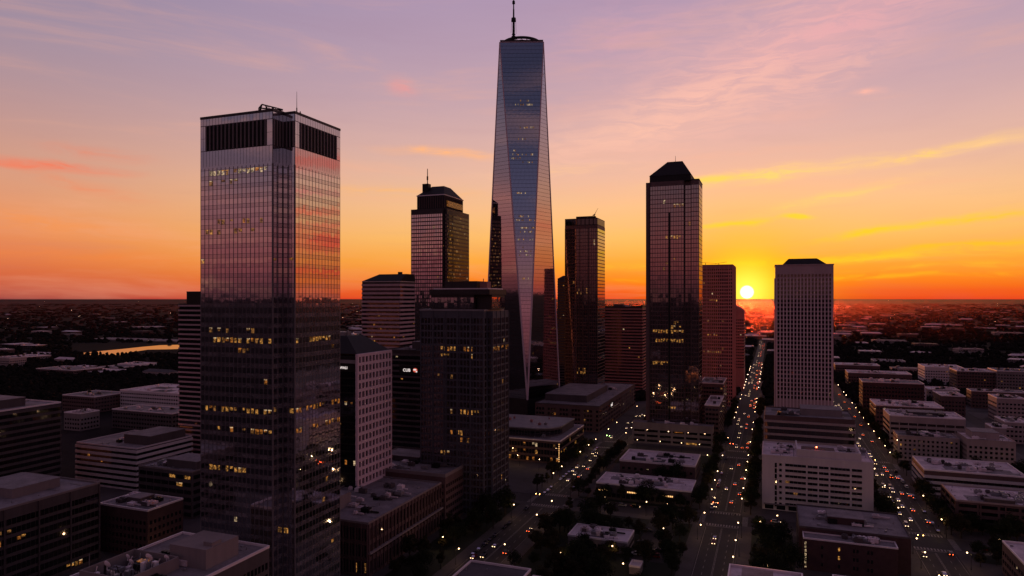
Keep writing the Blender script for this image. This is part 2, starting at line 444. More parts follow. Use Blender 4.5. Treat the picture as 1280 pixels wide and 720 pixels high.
# soft wide streaks all round
cmb = t.new('ShaderNodeCombineXYZ'); t.link(t.m('MULTIPLY', az, 2.2), cmb.inputs[0]); t.link(t.m('MULTIPLY', el, 16), cmb.inputs[1])
n_w = t.noise(cmb.outputs[0], 1.2, 5, .6, .4)
base = t.mix(t.m('MULTIPLY', t.ss(n_w, .48, .74), .30), base, lin((250, 176, 140)))
base = t.mix(t.m('MULTIPLY', t.ss(n_w, .50, .26), .10), base, lin((150, 110, 140)))
# cirrus placed by bearing and elevation
cmb2 = t.new('ShaderNodeCombineXYZ'); t.link(az, cmb2.inputs[0]); t.link(el, cmb2.inputs[1])
AE = cmb2.outputs[0]
wn = t.new('ShaderNodeTexNoise'); wn.inputs['Scale'].default_value = 9; wn.inputs['Detail'].default_value = 4; t.link(AE, wn.inputs['Vector'])
off = t.vm('MULTIPLY', t.vm('SUBTRACT', wn.outputs['Color'], (.5, .5, .5)), (.09, .022, 0))
AEw = t.vm('ADD', AE, off)
mpn = t.new('ShaderNodeMapping'); mpn.inputs['Scale'].default_value = (1, 5.5, 1); mpn.inputs['Rotation'].default_value = (0, 0, -.16); t.link(AEw, mpn.inputs[0])
fib = t.ss(t.noise(mpn.outputs[0], 17, 6, .62, .6), .36, .66)
def cirrus(b, a, e, L, T, ang, col, k, fibrous=.75):
    mp = t.new('ShaderNodeMapping'); mp.vector_type = 'TEXTURE'
    mp.inputs['Location'].default_value = (a, e, 0); mp.inputs['Rotation'].default_value = (0, 0, ang); mp.inputs['Scale'].default_value = (L, T, 1)
    t.link(AEw, mp.inputs[0])
    g = t.new('ShaderNodeTexGradient'); g.gradient_type = 'QUADRATIC_SPHERE'; t.link(mp.outputs[0], g.inputs[0])
    f = t.m('MULTIPLY', t.m('POWER', g.outputs['Fac'], .8), t.m('ADD', t.m('MULTIPLY', fib, fibrous), 1 - fibrous))
    return t.mix(t.m('MULTIPLY', f, k, clamp=True), b, lin(col))
def cir_px(b, px, py, lx, ly, slope, col, k, fb=.75):
    a, e = px_dir(px, py)
    return cirrus(b, a, e, lx / F * .95, ly / F, math.atan(slope), col, k, fb)
for args in [(960, 70, 400, 120, .36, (240, 180, 172), .95, .55), (1060, 26, 240, 60, .25, (232, 166, 174), .85, .6), (790, 165, 320, 56, .24, (244, 188, 168), .95, .6),
             (880, 120, 170, 40, .35, (246, 186, 172), .9, .9), (1000, 105, 160, 26, .3, (240, 180, 170), .8, .9), (780, 40, 200, 60, .1, (214, 160, 176), .5, .7),
             (950, 219, 175, 14, .07, (255, 212, 118), 1.7, .75), (890, 224, 80, 7, .04, (255, 212, 100), 2.0, .5), (1165, 190, 120, 10, .13, (255, 206, 118), 1.5, .7), (1240, 180, 80, 8, .05, (250, 200, 140), 1.2, .7),
             (922, 281, 72, 5.5, .10, (255, 214, 62), 2.2, .6), (998, 272, 30, 5, -.06, (255, 214, 60), 3.0, .4), (1125, 284, 140, 7, .14, (255, 206, 48), 1.8, .7), (1230, 272, 80, 6, .08, (255, 200, 60), 1.6, .6),
             (1030, 250, 150, 11, .2, (255, 204, 124), 1.3, .7), (1090, 112, 34, 6, .02, (244, 178, 166), 1.6, .6),
             (60, 207, 110, 9, -.02, (246, 118, 88), 1.5, .6), (15, 206, 70, 6, 0, (250, 112, 80), .9, .5), (120, 192, 90, 12, -.05, (228, 138, 114), .8, .8), (95, 232, 100, 12, -.2, (240, 136, 98), .8, .8),
             (503, 108, 34, 18, -.25, (230, 152, 152), 1.0, .8), (550, 190, 110, 10, -.05, (254, 180, 128), 1.5, .6), (480, 238, 220, 12, -.02, (250, 182, 116), .8, .8),
             (700, 215, 150, 12, .05, (252, 196, 144), .8, .8), (60, 280, 250, 22, -.08, (246, 146, 76), .7, .8), (150, 320, 260, 14, -.03, (244, 134, 70), .6, .8), (1000, 325, 340, 9, .03, (255, 206, 50), 1.6, .85),
             (1080, 345, 300, 6, .02, (255, 170, 36), 1.6, .85), (880, 350, 200, 6, 0, (255, 180, 30), 1.4, .85), (1180, 308, 200, 7, .08, (255, 192, 50), 1.6, .8), (1200, 330, 220, 6, .03, (255, 176, 50), 1.4, .8)]:
    base = cir_px(base, *args)
rad = math.radians
for a, e, L, T, col, k in [(37, 11.0, 9, 1.1, (250, 110, 95), 1.3), (36, 7.0, 8, .5, (255, 120, 90), 1.3), (35, 5.8, 7, .35, (250, 100, 90), 1.2), (37, 8.6, 6, .3, (240, 120, 120), 1.0), (37, 4.6, 12, 1.4, (248, 84, 66), 1.4), (34, 2.2, 12, 1.0, (240, 74, 60), 1.2), (60, 6, 20, 1.5, (240, 120, 90), 1.0),
                            (150, 9, 24, 1.6, (196, 130, 130), .8), (205, 12, 26, 1.5, (190, 130, 134), .8), (180, 5.5, 40, 1.0, (190, 112, 112), .8), (-120, 8, 30, 1.6, (205, 130, 120), .8)]:
    base = cirrus(base, rad(a if a <= 180 else a - 360), rad(e), rad(L) * 1.6, rad(T) * 1.4, .03, col, k, .6)
# glow and disc of the setting sun
dt = t.vm('DOT_PRODUCT', D, tuple(sd), out=1)
dtc = t.m('MAXIMUM', dt, 0.0)
g1 = t.m('POWER', dtc, 900.0); g2 = t.m('POWER', dtc, 200.0)
g3 = t.m('POWER', dtc, 2200.0)
base = t.mix(t.m('MULTIPLY', g2, .70), base, lin((255, 176, 6)))
base = t.mix(t.m('MULTIPLY', g1, .95), base, lin((255, 224, 16)))
base = t.mix(t.m('MULTIPLY', g3, .9), base, (1.6, 1.15, .12))
disc = t.ss(dt, math.cos(rad(.58)), math.cos(rad(.30)))
base = t.mix(disc, base, (8.0, 6.2, 2.2))
sky = t.new('ShaderNodeTexSky'); sky.sky_type = 'NISHITA'; sky.sun_disc = False
sky.sun_elevation = rad(.5); sky.sun_rotation = SUN_AZ; sky.air_density = 1.5; sky.dust_density = 3.0; sky.altitude = 120
bg1 = t.new('ShaderNodeBackground'); t.link(base, bg1.inputs[0]); bg1.inputs[1].default_value = .96
bg2 = t.new('ShaderNodeBackground'); t.link(sky.outputs[0], bg2.inputs[0]); bg2.inputs[1].default_value = .05
ad = t.new('ShaderNodeAddShader'); t.link(bg1.outputs[0], ad.inputs[0]); t.link(bg2.outputs[0], ad.inputs[1])
wo = t.new('ShaderNodeOutputWorld'); t.link(ad.outputs[0], wo.inputs[0])
w.cycles.sampling_method = 'MANUAL'; w.cycles.sample_map_resolution = 1024

sl = bpy.data.lights.new('sun', 'SUN'); sl.energy = 4.0; sl.angle = rad(.5); sl.color = (1.0, .28, .07)
so = bpy.data.objects.new('sun', sl); COL.objects.link(so)
so.rotation_euler = (-sd).to_track_quat('-Z', 'Y').to_euler(); so.location = (0, 800, 900)

# ------------------------------------------------------------------ ground, streets
def ground_mat():
    m, t = newmat('land')
    g = t.new('ShaderNodeNewGeometry'); p = g.outputs['Position']
    mp = t.new('ShaderNodeMapping'); mp.inputs['Scale'].default_value = (.001, .001, 0); t.link(p, mp.inputs[0])
    n1 = t.noise(mp.outputs[0], 2.2, 8, .65, .6); n2 = t.noise(mp.outputs[0], 14, 6, .7)
    f = t.m('ADD', t.m('MULTIPLY', n1, .55), t.m('MULTIPLY', n2, .45))
    c = t.ramp(f, [(.34, (.008, .006, .007)), (.52, (.015, .011, .012)), (.64, (.028, .021, .023)), (.76, (.075, .058, .062))])
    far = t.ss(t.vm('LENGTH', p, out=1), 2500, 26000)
    c = t.mix(t.m('MULTIPLY', far, .75), c, (.050, .030, .036))  # aerial haze over the distant land, put into its base colour
    b = t.new('ShaderNodeBsdfPrincipled'); t.link(c, b.inputs['Base Color']); b.inputs['Roughness'].default_value = .9
    b.inputs['Specular IOR Level'].default_value = .02
    o = t.new('ShaderNodeOutputMaterial'); t.link(b.outputs[0], o.inputs[0])
    return m
mb = MB(); n = 96; RR = 120000
mb.face([(RR * math.cos(2 * PI * k / n), RR * math.sin(2 * PI * k / n), 0) for k in range(n)])
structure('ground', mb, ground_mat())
B0, B1, C0, C1, D0, D1 = -137, -119, -34.5, -16.5, 66, 84
NS = [(B0, B1), (C0, C1), (D0, D1), (-263, -250), (186, 200)]
EW = [(395, 412), (566, 584), (716, 730), (880, 894), (1080, 1094)]
for i, (a, b) in enumerate(NS):
    y1 = (1500, 3200, 2600, 395, 1500)[i]
    q = MB(); q.face([(a, 60, .004), (b, 60, .004), (b, y1, .004), (a, y1, .004)]); structure('road', q, M_ASPH)
for i, (a, b) in enumerate(EW):
    q = MB(); q.face([(-520, a, .008), (520, a, .008), (520, b, .008), (-520, b, .008)]); structure('road', q, M_ASPH)
# raised pavements: one slab per block, kerb 0.13 m
xs = [(-420, -263), (-250, B0), (B1, C0), (C1, D0), (D1, 186), (200, 420)]
ys = [(60, 395), (412, 566), (584, 716), (730, 880), (894, 1080)]
for (a, b) in xs:
    for (c, d) in ys:
        q = MB(); q.box(a, b, c, d, -.05, .13, bottom=False); structure('pavement', q, M_PAVE)
for (a, b, c, d) in [(-113, -41, 250, 388), (-10, 10, 300, 390), (-163, -143, 262, 390), (90, 180, 380, 392), (-113, -41, 414, 418), (-113, -41, 512, 560), (140, 180, 414, 560), (92, 180, 700, 712)]:
    q = MB(); q.box(a, b, c, d, .12, .16, bottom=False); structure('lawn', q, M_LAWN)
q = MB(); q.box(-64, -48, 326, 388, .12, .165, bottom=False); structure('parking_lot', q, M_ASPH)
# markings
mk = MB(); Z = .013
for (a, b) in NS[:3]:
    cx = (a + b) / 2
    for (c, d) in ys[:3]:
        y = max(c, 150) + 9
        while y < d - 12:
            for o in (-4.4, 4.4): mk.face([(cx + o - .10, y, Z), (cx + o + .10, y, Z), (cx + o + .10, y + 3, Z), (cx + o - .10, y + 3, Z)])
            y += 8
        for o in (-.25, .25, -8.3, 8.3): mk.face([(cx + o - .08, max(c, 150) + 8, Z), (cx + o + .08, max(c, 150) + 8, Z), (cx + o + .08, d - 8, Z), (cx + o - .08, d - 8, Z)])
    for (c, d) in EW[:2]:
        for yy in (c - 4.2, d + 1.2):
            for k in range(12):
                x = a + .9 + k * (b - a - 1.8) / 11.0
                mk.face([(x - .38, yy, Z), (x + .38, yy, Z), (x + .38, yy + 3, Z), (x - .38, yy + 3, Z)])
        for yy, s in ((c - 5.6, 0), (d + 5.0, 1)): mk.face([(a + .6, yy, Z), (b - .6, yy, Z), (b - .6, yy + .5, Z), (a + .6, yy + .5, Z)])
        for xx in (a - 3.9, b + .9):
            for k in range(10):
                y = c + .9 + k * (d - c - 1.8) / 9.0
                mk.face([(xx, y - .38, Z), (xx + 3, y - .38, Z), (xx + 3, y + .38, Z), (xx, y + .38, Z)])
structure('road_markings', mk, M_PAINT)
# river
def water():
    m, t = newmat('river_water')
    tc = t.new('ShaderNodeTexCoord'); n = t.noise(tc.outputs['Object'], .05, 4, .6)
    bp = t.new('ShaderNodeBump'); bp.inputs['Strength'].default_value = .08; bp.inputs['Distance'].default_value = 1; t.link(n, bp.inputs['Height'])
    b = t.new('ShaderNodeBsdfPrincipled'); b.inputs['Base Color'].default_value = (.01, .01, .012, 1); b.inputs['Roughness'].default_value = .05; b.inputs['IOR'].default_value = 1.33
    t.link(bp.outputs[0], b.inputs['Normal'])
    o = t.new('ShaderNodeOutputMaterial'); t.link(b.outputs[0], o.inputs[0]); return m
def gp(px, py, z=0.0): 
    d = (H - z) * F / (py - HOR); x, y = at(px, d); return (x, y, z)
q = MB(); q.face([gp(*p)[:2] + (.02,) for p in [(94, 442), (118, 439.5), (150, 436.5), (178, 433.5), (200, 431.5), (240, 430.5), (300, 430), (300, 434), (240, 435.5), (215, 436.5), (185, 437), (165, 440), (150, 444), (120, 445)]][::-1])
q.f = [tuple(reversed(f)) for f in q.f]
structure('river', q, water())

# ================================================================== TOWERS
def poly_faces(poly):
    """outward faces of a counter-clockwise plan"""
    out = []
    for i, a in enumerate(poly):
        b = poly[(i + 1) % len(poly)]; L = math.hypot(b[0] - a[0], b[1] - a[1])
        out.append(Face(a, ((b[0] - a[0]) / L, (b[1] - a[1]) / L), L))
    return out

# ---- 1 the tall mirror tower on the left, with a notched corner
d0 = 255.0
x1, y0 = at(341, d0); wl = 35.0; nt = 5.6; ln = 29.0
x0 = x1 - wl; xr = x1 + nt; yb = y0 + nt + ln
ht = 195.0; fh = 3.8
poly = [(x0, y0), (x1, y0), (x1, y0 + nt), (xr, y0 + nt), (xr, yb), (x0, yb)]
FOOT.append((x0, xr, y0, yb))
T = thing('glass_skyscraper', 'tall mirror glass tower with notched corner and louvred top, reflecting red dusk sky', 'skyscraper', ((x0 + xr) / 2, (y0 + yb) / 2, 0))
mb = MB(); mb.prism(poly, 0, ht); part(T, 'wall', mb, M_TFRAME)
fs = poly_faces(poly)[:4]
nfl = 46
rowsT = {44: (0, 0, None, 0, 1)}
zt = lambda py: H - (py - HOR) * 262 / F
def fl(py): return int((zt(py) - .6) / fh)
rowsT = {fl(212): [(.85, 3, 0, .06, .92), (.6, 1, 2, .2, .8)], fl(222): [(.55, 2, 0, .1, .9), (.7, 1, 2, .2, .9)], fl(232): [(.30, 2, 0, .1, .75)], fl(280): [(.2, 2, 0, .2, .7)], fl(290): [(.35, 2, 0, .0, .75)],
         fl(328): [(.8, 1, 2, .2, 1), (.1, 2, 0, 0, 1)], fl(410): [(.35, 2, 0, .1, 1), (.6, 1, 2, .3, 1)], fl(422): [(.85, 1, 0, .12, 1), (.75, 1, 3, 0, .75)], fl(440): [(.15, 2, 0, .3, .9)],
         fl(517): [(.92, 1, 0, .05, 1), (.9, 1, 2, .1, .95), (.8, 4, 3, 0, 1)], fl(531): [(.4, 4, 0, .2, .95), (.5, 4, 3, 0, 1)], fl(546): [(.12, 2, 3, .5, 1)], fl(590): [(.8, 1, 0, .02, .7), (.4, 2, 1, 0, 1)], fl(658): [(.3, 1, 2, 0, 1)]}
zc = .6 + 46 * fh
windows(T, fs, .6, zc + .01, fh, 2.05, .83, .95, 2.15, G_MIRROR, .006, rowsT, .25, 0, 'band', G_SPAN, tilt=.007)
# crown: louvred plant storeys between plain glass margins
zl0, zl1 = ht - 12.6, ht - 2.9
for f in (fs[0], fs[3], fs[2], fs[1]):
    m0, m1 = (3.2, f.L - 3.2) if f.L > 10 else (.5, f.L - .5)
    q = MB(); fbox(q, f, m0, m1, zl0, zl1, .05, 0, -.2); p0 = part(T, 'louvre_panel', q, M_BLACK)
    nb = max(3, int((m1 - m0) / 1.9)); fin = MB()
    for k in range(nb + 1):
        s = m0 + (m1 - m0) * k / nb; fbox(fin, f, s - .24, s + .24, zl0, zl1, .5, 0, .06)
    part(T, 'louvre_fin', fin, M_GREY, parent=p0, kind='stuff')
    q = MB()
    for s0, s1, za, zb in ((0.1, m0 - .1, zl0, zl1), (m1 + .1, f.L - .1, zl0, zl1), (.1, f.L - .1, zl1 + .15, ht - .1), (.1, f.L - .1, zc + .1, zl0 - .12)):
        n = max(1, int((s1 - s0) / 1.5)); nz = max(1, int((zb - za) / 3.6))
        for k in range(n):
            for j in range(nz):
                pane(q, f, s0 + (s1 - s0) * k / n + .07, s0 + (s1 - s0) * (k + 1) / n - .07, za + (zb - za) * j / nz + .06, za + (zb - za) * (j + 1) / nz - .06, .06, 0, .014)
    part(T, 'crown_glazing', q, G_SPAN)
q = MB(); q.prism([(x0 + .5, y0 + .5), (x1 - .5, y0 + .5), (x1 - .5, y0 + nt + .5), (xr - .5, y0 + nt + .5), (xr - .5, yb - .5), (x0 + .5, yb - .5)], ht + .003, ht + .4); part(T, 'roof', q, M_ROOFD)
q = MB()
for f in poly_faces(poly): fbox(q, f, -.12, f.L - .0, ht + .003, ht + .9, .12, 0, -.3)
part(T, 'parapet', q, M_DARKFRAME)
# window-cleaning crane, plant and mast on its roof
cx, cy = at(331, d0 + 12); q = MB(); z = ht + .4
q.box(cx - 3, cx + 4, cy - 1.2, cy + 1.2, z, z + 1.0); q.box(cx - 2.6, cx - .6, cy - 1, cy + 1, z + 1, z + 2.6)
for a, b in (((-2.4, 0, 2.4), (-1.4, 0, 5.6)), ((-3.4, 0, 1.0), (-1.4, 0, 5.6)), ((-1.4, 0, 5.6), (8.6, 0, 2.6)), ((-2.0, 0, 4.2), (8.6, 0, 2.4)), ((-2.9, 0, 1), (-2.9, 0, 4.2)), ((-2.9, 0, 4.2), (-1.4, 0, 5.6)), ((1, 0, 4.8), (1, 0, 3.7)), ((3.5, 0, 4.1), (4.5, 0, 3.1))):
    q.tube((cx + a[0], cy + a[1], z + a[2]), (cx + b[0], cy + b[1], z + b[2]), .30, .24, 6)
for k in range(5): q.tube((cx + .2 + k * 1.6, cy, z + 4.9 - k * .5), (cx + .9 + k * 1.6, cy, z + 3.5 - k * .3), .14, .14, 5)
part(T, 'roof_crane', q, M_BLACK)
q = MB(); bx_, by_ = at(349, d0 + 14)
q.box(bx_ - 3.4, bx_ + 2.2, by_ - 2, by_ + 2, z, z + 3.0); q.box(bx_ - 8, bx_ - 4, by_ - 1, by_ + 2, z, z + 1.7); q.tube((bx_ - 6, by_, z + 1.7), (bx_ - 6, by_, z + 2.8), .7, .7, 10); q.box(bx_ + 2.8, bx_ + 5.5, by_ - 1, by_ + 2, z, z + 1.6); q.tube((bx_ - 1, by_, z + 2.6), (bx_ - 1, by_, z + 3.6), .9, .9, 10)
part(T, 'rooftop_unit', q, M_DARKFRAME)
q = MB(); ax, ay = at(371, d0 + 8)
q.tube((ax, ay, z), (ax, ay, z + 3), .22, .22, 8); q.tube((ax, ay, z + 3), (ax, ay, z + 9.3), .12, .06, 6); q.tube((ax - .8, ay, z + 1.2), (ax + 1.8, ay, z + .8), .08, .08, 6); q.tube((ax + 1.6, ay, z + .4), (ax + 1.6, ay, z + 1.6), .45, .1, 8)
part(T, 'antenna', q, M_BLACK)
q = MB(); q.tube((x0 + 14, y0 + 5, z), (x0 + 14, y0 + 5, z + 1.6), .35, .2, 8); part(T, 'vent_pipe', q, M_BLACK)

# ---- 2 the faceted supertall in the middle
cx, cy = at(652, 737.0); FOOT.append((cx - 30, cx + 30, cy - 30, cy + 30))
rot = YAW - math.radians(37.6) + 0.0
rot = -math.radians(37.6) + YAW
hb = 29.5; zb0, ztop = 22.0, 393.0
def corner(k, r): 
    a = rot + PI / 4 + k * PI / 2; return (cx + r * math.cos(a), cy + r * math.sin(a))
S = thing('supertall_tower', 'very tall faceted glass tower tapering to a spire, pale inverted triangle on its edge', 'skyscraper', (cx, cy, 0))
Bc = [corner(k, hb * math.sqrt(2)) for k in range(4)]
tr_ = 32.5
front = min(range(4), key=lambda k: math.hypot(*Bc[k]))
rott = math.atan2(-cy, -cx) - PI / 4 - front * PI / 2          # the top is turned square on to the long diagonal
Tc = [(cx + tr_ * math.cos(rott + k * PI / 2), cy + tr_ * math.sin(rott + k * PI / 2)) for k in range(4)]
q = MB(); q.prism(Bc, 0, zb0); part(S, 'base_storeys', q, M_DARKFRAME)
# facets as body (set 0.25 m inside the glazing)
def shrink(p, d): 
    l = math.hypot(p[0] - cx, p[1] - cy); return (cx + (p[0] - cx) * (l - d) / l, cy + (p[1] - cy) * (l - d) / l)
q = MB()
for k in range(4):
    b0, b1 = shrink(Bc[k], .35), shrink(Bc[(k + 1) % 4], .35); t0, t1 = shrink(Tc[k], .35), shrink(Tc[(k + 1) % 4], .35)
    q.face([(*b0, zb0), (*b1, zb0), (*t1, ztop)]); q.face([(*t0, ztop), (*b0, zb0), (*t1, ztop)])
q.face([(*shrink(c, .35), ztop) for c in Tc]); part(S, 'wall', q, M_DARKFRAME)
nfl = 92; fh = (ztop - zb0) / nfl
lit8 = {}
def f8(py): return int((H - (py - HOR) * 705 / F - zb0) / fh)
for py, p, a, b in [(122, .5, .4, .7), (131, .8, .2, .75), (158, .6, .4, .8), (173, .5, .3, .7), (187, .6, .05, .35), (192, .4, .1, .9), (198, .7, .05, .4), (204, .5, .4, .9), (243, .6, .1, .6), (272, .4, .2, .8), (278, .8, .1, .95), (284, .8, .15, 1),
                    (289, .8, .15, .9), (302, .5, .1, .9), (309, .4, .1, .6), (313, .5, .1, .8), (319, .5, .1, .8), (324, .4, .1, .6), (335, .9, .4, .55), (347, .3, .2, .7)]: lit8[f8(py)] = (p, a, b)
front = min(range(4), key=lambda k: math.hypot(*Bc[k]))
for k in range(nfl):
    za, zb = zb0 + k * fh + .13, zb0 + (k + 1) * fh - .13
    mb = MB(); ua, ub = (za - zb0) / (ztop - zb0), (zb - zb0) / (ztop - zb0); on = False
    L = lambda p, r, u: (p[0] + (r[0] - p[0]) * u, p[1] + (r[1] - p[1]) * u)
    for j in range(4):
        bj, bn, tj, tn = Bc[j], Bc[(j + 1) % 4], Tc[j], Tc[(j + 1) % 4]
        # upright facet (b_j, b_j+1 -> t_j+1) and inverted facet (b_j -> t_j, t_j+1)
        for kind, (l0, l1, r0, r1) in (('up', (L(bj, tn, ua), L(bj, tn, ub), L(bn, tn, ua), L(bn, tn, ub))), ('inv', (L(bj, tj, ua), L(bj, tj, ub), L(bj, tn, ua), L(bj, tn, ub)))):
            wid = math.hypot(r0[0] - l0[0], r0[1] - l0[1]); wid1 = math.hypot(r1[0] - l1[0], r1[1] - l1[1])
            if max(wid, wid1) < .8: continue
            n = max(1, int(max(wid, wid1) / 1.35))
            for c in range(n):
                a0, a1 = (c + .05) / n, (c + .95) / n
                mi = 0 if kind == 'up' else 5
                if k in lit8 and kind == 'inv' and j == front:
                    p, s0, s1 = lit8[k]
                    if s0 * n <= c <= s1 * n and R.random() < p * .75: mi = R.choice((1, 2, 3, 3, 2)); on = True
                if kind == 'up' and R.random() < .002: mi = 2
                j_ = R.uniform(-.006, .006)
                pts = [(*L(l0, r0, a0), za), (*L(l0, r0, a1), za), (*L(l1, r1, a1), zb), (*L(l1, r1, a0), zb)]
                if mi in (0, 5): mb.face(pts, mi)
                else:                                # a lit room fills only part of its bay
                    mb.face(pts, 5 if kind == 'inv' else 0)
                    e = [tuple(pts[0][i] * (1 - u) * (1 - v) + pts[1][i] * u * (1 - v) + pts[2][i] * u * v + pts[3][i] * (1 - u) * v for i in range(3)) for u, v in ((.1, .35), (.9, .35), (.9, .8), (.1, .8))]
                    ox, oy = -cx / math.hypot(cx, cy) * .12, -cy / math.hypot(cx, cy) * .12
                    mb.face([(x + ox, y + oy, z) for x, y, z in e], mi)
    part(S, 'window_band', mb, WINSET(G_BRONZE if False else G_MIRROR) + [G_BLUE], 'window band with a few lit rooms' if on else None)
q = MB()
for j in range(4):
    for tgt in (Tc[j], Tc[(j + 1) % 4]): q.tube((*Bc[j], zb0 - .5), (*tgt, ztop), .95, .5, 6)
    q.tube((*Tc[j], ztop), (*Tc[(j + 1) % 4], ztop), .45, .45, 6)
part(S, 'edge_trim', q, M_LILAC)
q = MB()
for j in range(4):
    p, r = shrink(Tc[j], .6), shrink(Tc[(j + 1) % 4], .6); q.face([(*p, ztop + .02), (*r, ztop + .02), (*r, ztop + 2.6), (*p, ztop + 2.6)])
part(S, 'roof_screen', q, M_DARKFRAME)
q = MB(); q.ring((cx, cy), 19.0, 20.6, ztop + 5.0, ztop + 7.4, 40); q.ring((cx, cy), 15.0, 15.8, ztop + 4.6, ztop + 5.4, 32)
for k in range(20):
    a = 2 * PI * k / 20; b = 2 * PI * (k + .5) / 20
    q.tube((cx + 19.6 * math.cos(a), cy + 19.6 * math.sin(a), ztop + 5.2), (cx + 15.4 * math.cos(b), cy + 15.4 * math.sin(b), ztop + 5.0), .22, .22, 5)
    q.tube((cx + 19.6 * math.cos(a), cy + 19.6 * math.sin(a), ztop + 5.2), (cx + 17 * math.cos(a), cy + 17 * math.sin(a), ztop), .28, .28, 5)
part(S, 'roof_ring', q, M_BLACK)
q = MB(); q.tube((cx, cy, ztop), (cx, cy, ztop + 4), 8, 6, 16); part(S, 'roof_drum', q, M_UNIT)
sx, sy = cx - 8.6 * CS, cy - 8.6 * SN
q = MB()
z = ztop
q.tube((sx, sy, z), (sx, sy, z + 22), 1.35, 1.25, 10); q.tube((sx, sy, z + 22), (sx, sy, z + 44), 1.05, .85, 10); q.tube((sx, sy, z + 44), (sx, sy, z + 66), .7, .45, 8)
for zz, r, h in ((13, 2.6, 1.8), (16.5, 2.0, 1.0), (31, 2.7, 3.6), (50, 1.6, 3)): q.tube((sx, sy, z + zz), (sx, sy, z + zz + h), r, r * .9, 12)
for k in range(4):
    a = PI / 4 + k * PI / 2
    q.tube((sx + 2.5 * math.cos(a), sy + 2.5 * math.sin(a), z + 32), (sx + 3.0 * math.cos(a), sy + 3.0 * math.sin(a), z + 18), .16, .16, 5)
    q.tube((sx + 2.3 * math.cos(a), sy + 2.3 * math.sin(a), z + 14), (sx + 4.6 * math.cos(a), sy + 4.6 * math.sin(a), z), .18, .18, 5)
part(S, 'spire', q, M_BLACK)

# ---- 3 tower with pyramid crown, left of the supertall
d = 700; x1, y0 = at(553.5, d); x0 = x1 - 37; yb = y0 + 58; h = height_at(260, d); fh = 4.0
nx = 3.2
poly = [(x0, y0), (x1, y0), (x1, y0 + nx), (x1 + nx, y0 + nx), (x1 + nx, yb), (x0, yb)]; FOOT.append((x0, x1 + nx, y0, yb))
T = thing('office_tower', 'bronze glass tower with stepped crown and small dark pyramid roof and mast', 'skyscraper', ((x0 + x1) / 2, (y0 + yb) / 2, 0))
q = MB(); q.prism(poly, 0, h); part(T, 'wall', q, M_DARKFRAME)
fs = poly_faces(poly)[:4]
windows(T, [fs[0]], .6, h - 3, fh, 2.1, .70, .5, 2.9, G_MIRROR, .004, None, .4, tilt=.03)
windows(T, fs[1:], .6, h - 3, fh, 2.0, .8, .8, 2.4, G_DARK, .08, {int((h - 18) / fh) - j: (.35, 2, 2, .0, .5) for j in range(16)}, .4)
q = MB(); c0, c1, e0, e1 = x0 + 5, x1 - .5, y0 + 4, yb - 8
q.box(c0, c1, e0, e1, h + .01, h + 14); part(T, 'crown_storey', q, M_SLATE)
q = MB()
for f in faces_of(c0, c1, e0, e1, 'SE'):
    n = int(f.L / 2.6)
    for k in range(n): fbox(q, f, k * f.L / n + .2, k * f.L / n + .9, h + 1, h + 13, .4)
part(T, 'crown_pilaster', q, M_BROWN, kind='stuff')
q = MB(); a = 2.2; q.prism([(c0 - .5, e0 - .5), (c1 + .5, e0 - .5), (c1 + .5, e1 + .5), (c0 - .5, e1 + .5)], h + 14.01, h + 15); part(T, 'cornice', q, M_TRIM)
mxx, mcy = (c0 + c1) / 2, (e0 + e1) / 2
q = MB(); q.prism([(c0, e0), (c1, e0), (c1, e1), (c0, e1)], h + 15.01, h + 26, 0, [(mxx - 6, mcy - 8), (mxx + 8, mcy - 8), (mxx + 8, mcy + 8), (mxx - 6, mcy + 8)]); part(T, 'pyramid_roof', q, M_SLATE)
q = MB(); ax = c0 + 7
q.box(ax - 4, ax + 3, e0 + 6, e0 + 12, h + 18, h + 28); q.tube((ax + 1, e0 + 8, h + 26), (ax + 1, e0 + 8, h + 44), .6, .4, 6); q.tube((ax + 1, e0 + 8, h + 32), (ax + 1, e0 + 8, h + 36), .9, .9, 8); part(T, 'antenna', q, M_BLACK)
q = MB()
for k in range(26):
    f = fs[3]; s = 6 + k * (f.L - 16) / 26; q.face([f.pt(s, h + 3, -3.0), f.pt(s + .9, h + 3, -3.0), f.pt(s + .9, h + 9, -3.0), f.pt(s, h + 9, -3.0)])
o = part(T, 'crown_light', q, L_DEEP, 'reddish lamps behind the crown louvres', 'stuff')

# ---- 4 banded tower with hipped roof
d = 600; x1, y0 = at(500, d); x0 = x1 - width_to(453, 500, 618) ; L = 26; h = height_at(352, d); yb = y0 + L
T = block('banded_tower', 'pale banded office tower with a dark hipped top, left of the pyramid crowned tower', 'tower', x0, x1, y0, yb, h, M_DARKFRAME, 'SE', 3.7, 2.2, .94, .4, 1.75, G_DARK, .02, M_ROOFD, 0, None, 'band', M_PINK, .35, rows={23: (.5, 4, 0, .1, .3), 24: (.5, 4, 0, .75, .95), 20: (.4, 4, 0, .2, .4), 14: (.5, 4, 1, 0, 1)}, ph=.5)
q = MB(); q.prism([(x0 - .3, y0 - .3), (x1 + .3, y0 - .3), (x1 + .3, yb + .3), (x0 - .3, yb + .3)], h + .51, h + 7, 0, [(x0 + 13, y0 + 8), (x1 + 2.0, y0 + 8), (x1 + 2.0, yb - 4), (x0 + 13, yb - 4)]); part(T, 'hipped_roof', q, M_SLATE)
q = MB(); q.box(x1 - 8, x1 - 5, y0 + 10, y0 + 13, h + 7, h + 9); part(T, 'rooftop_unit', q, M_BLACK)

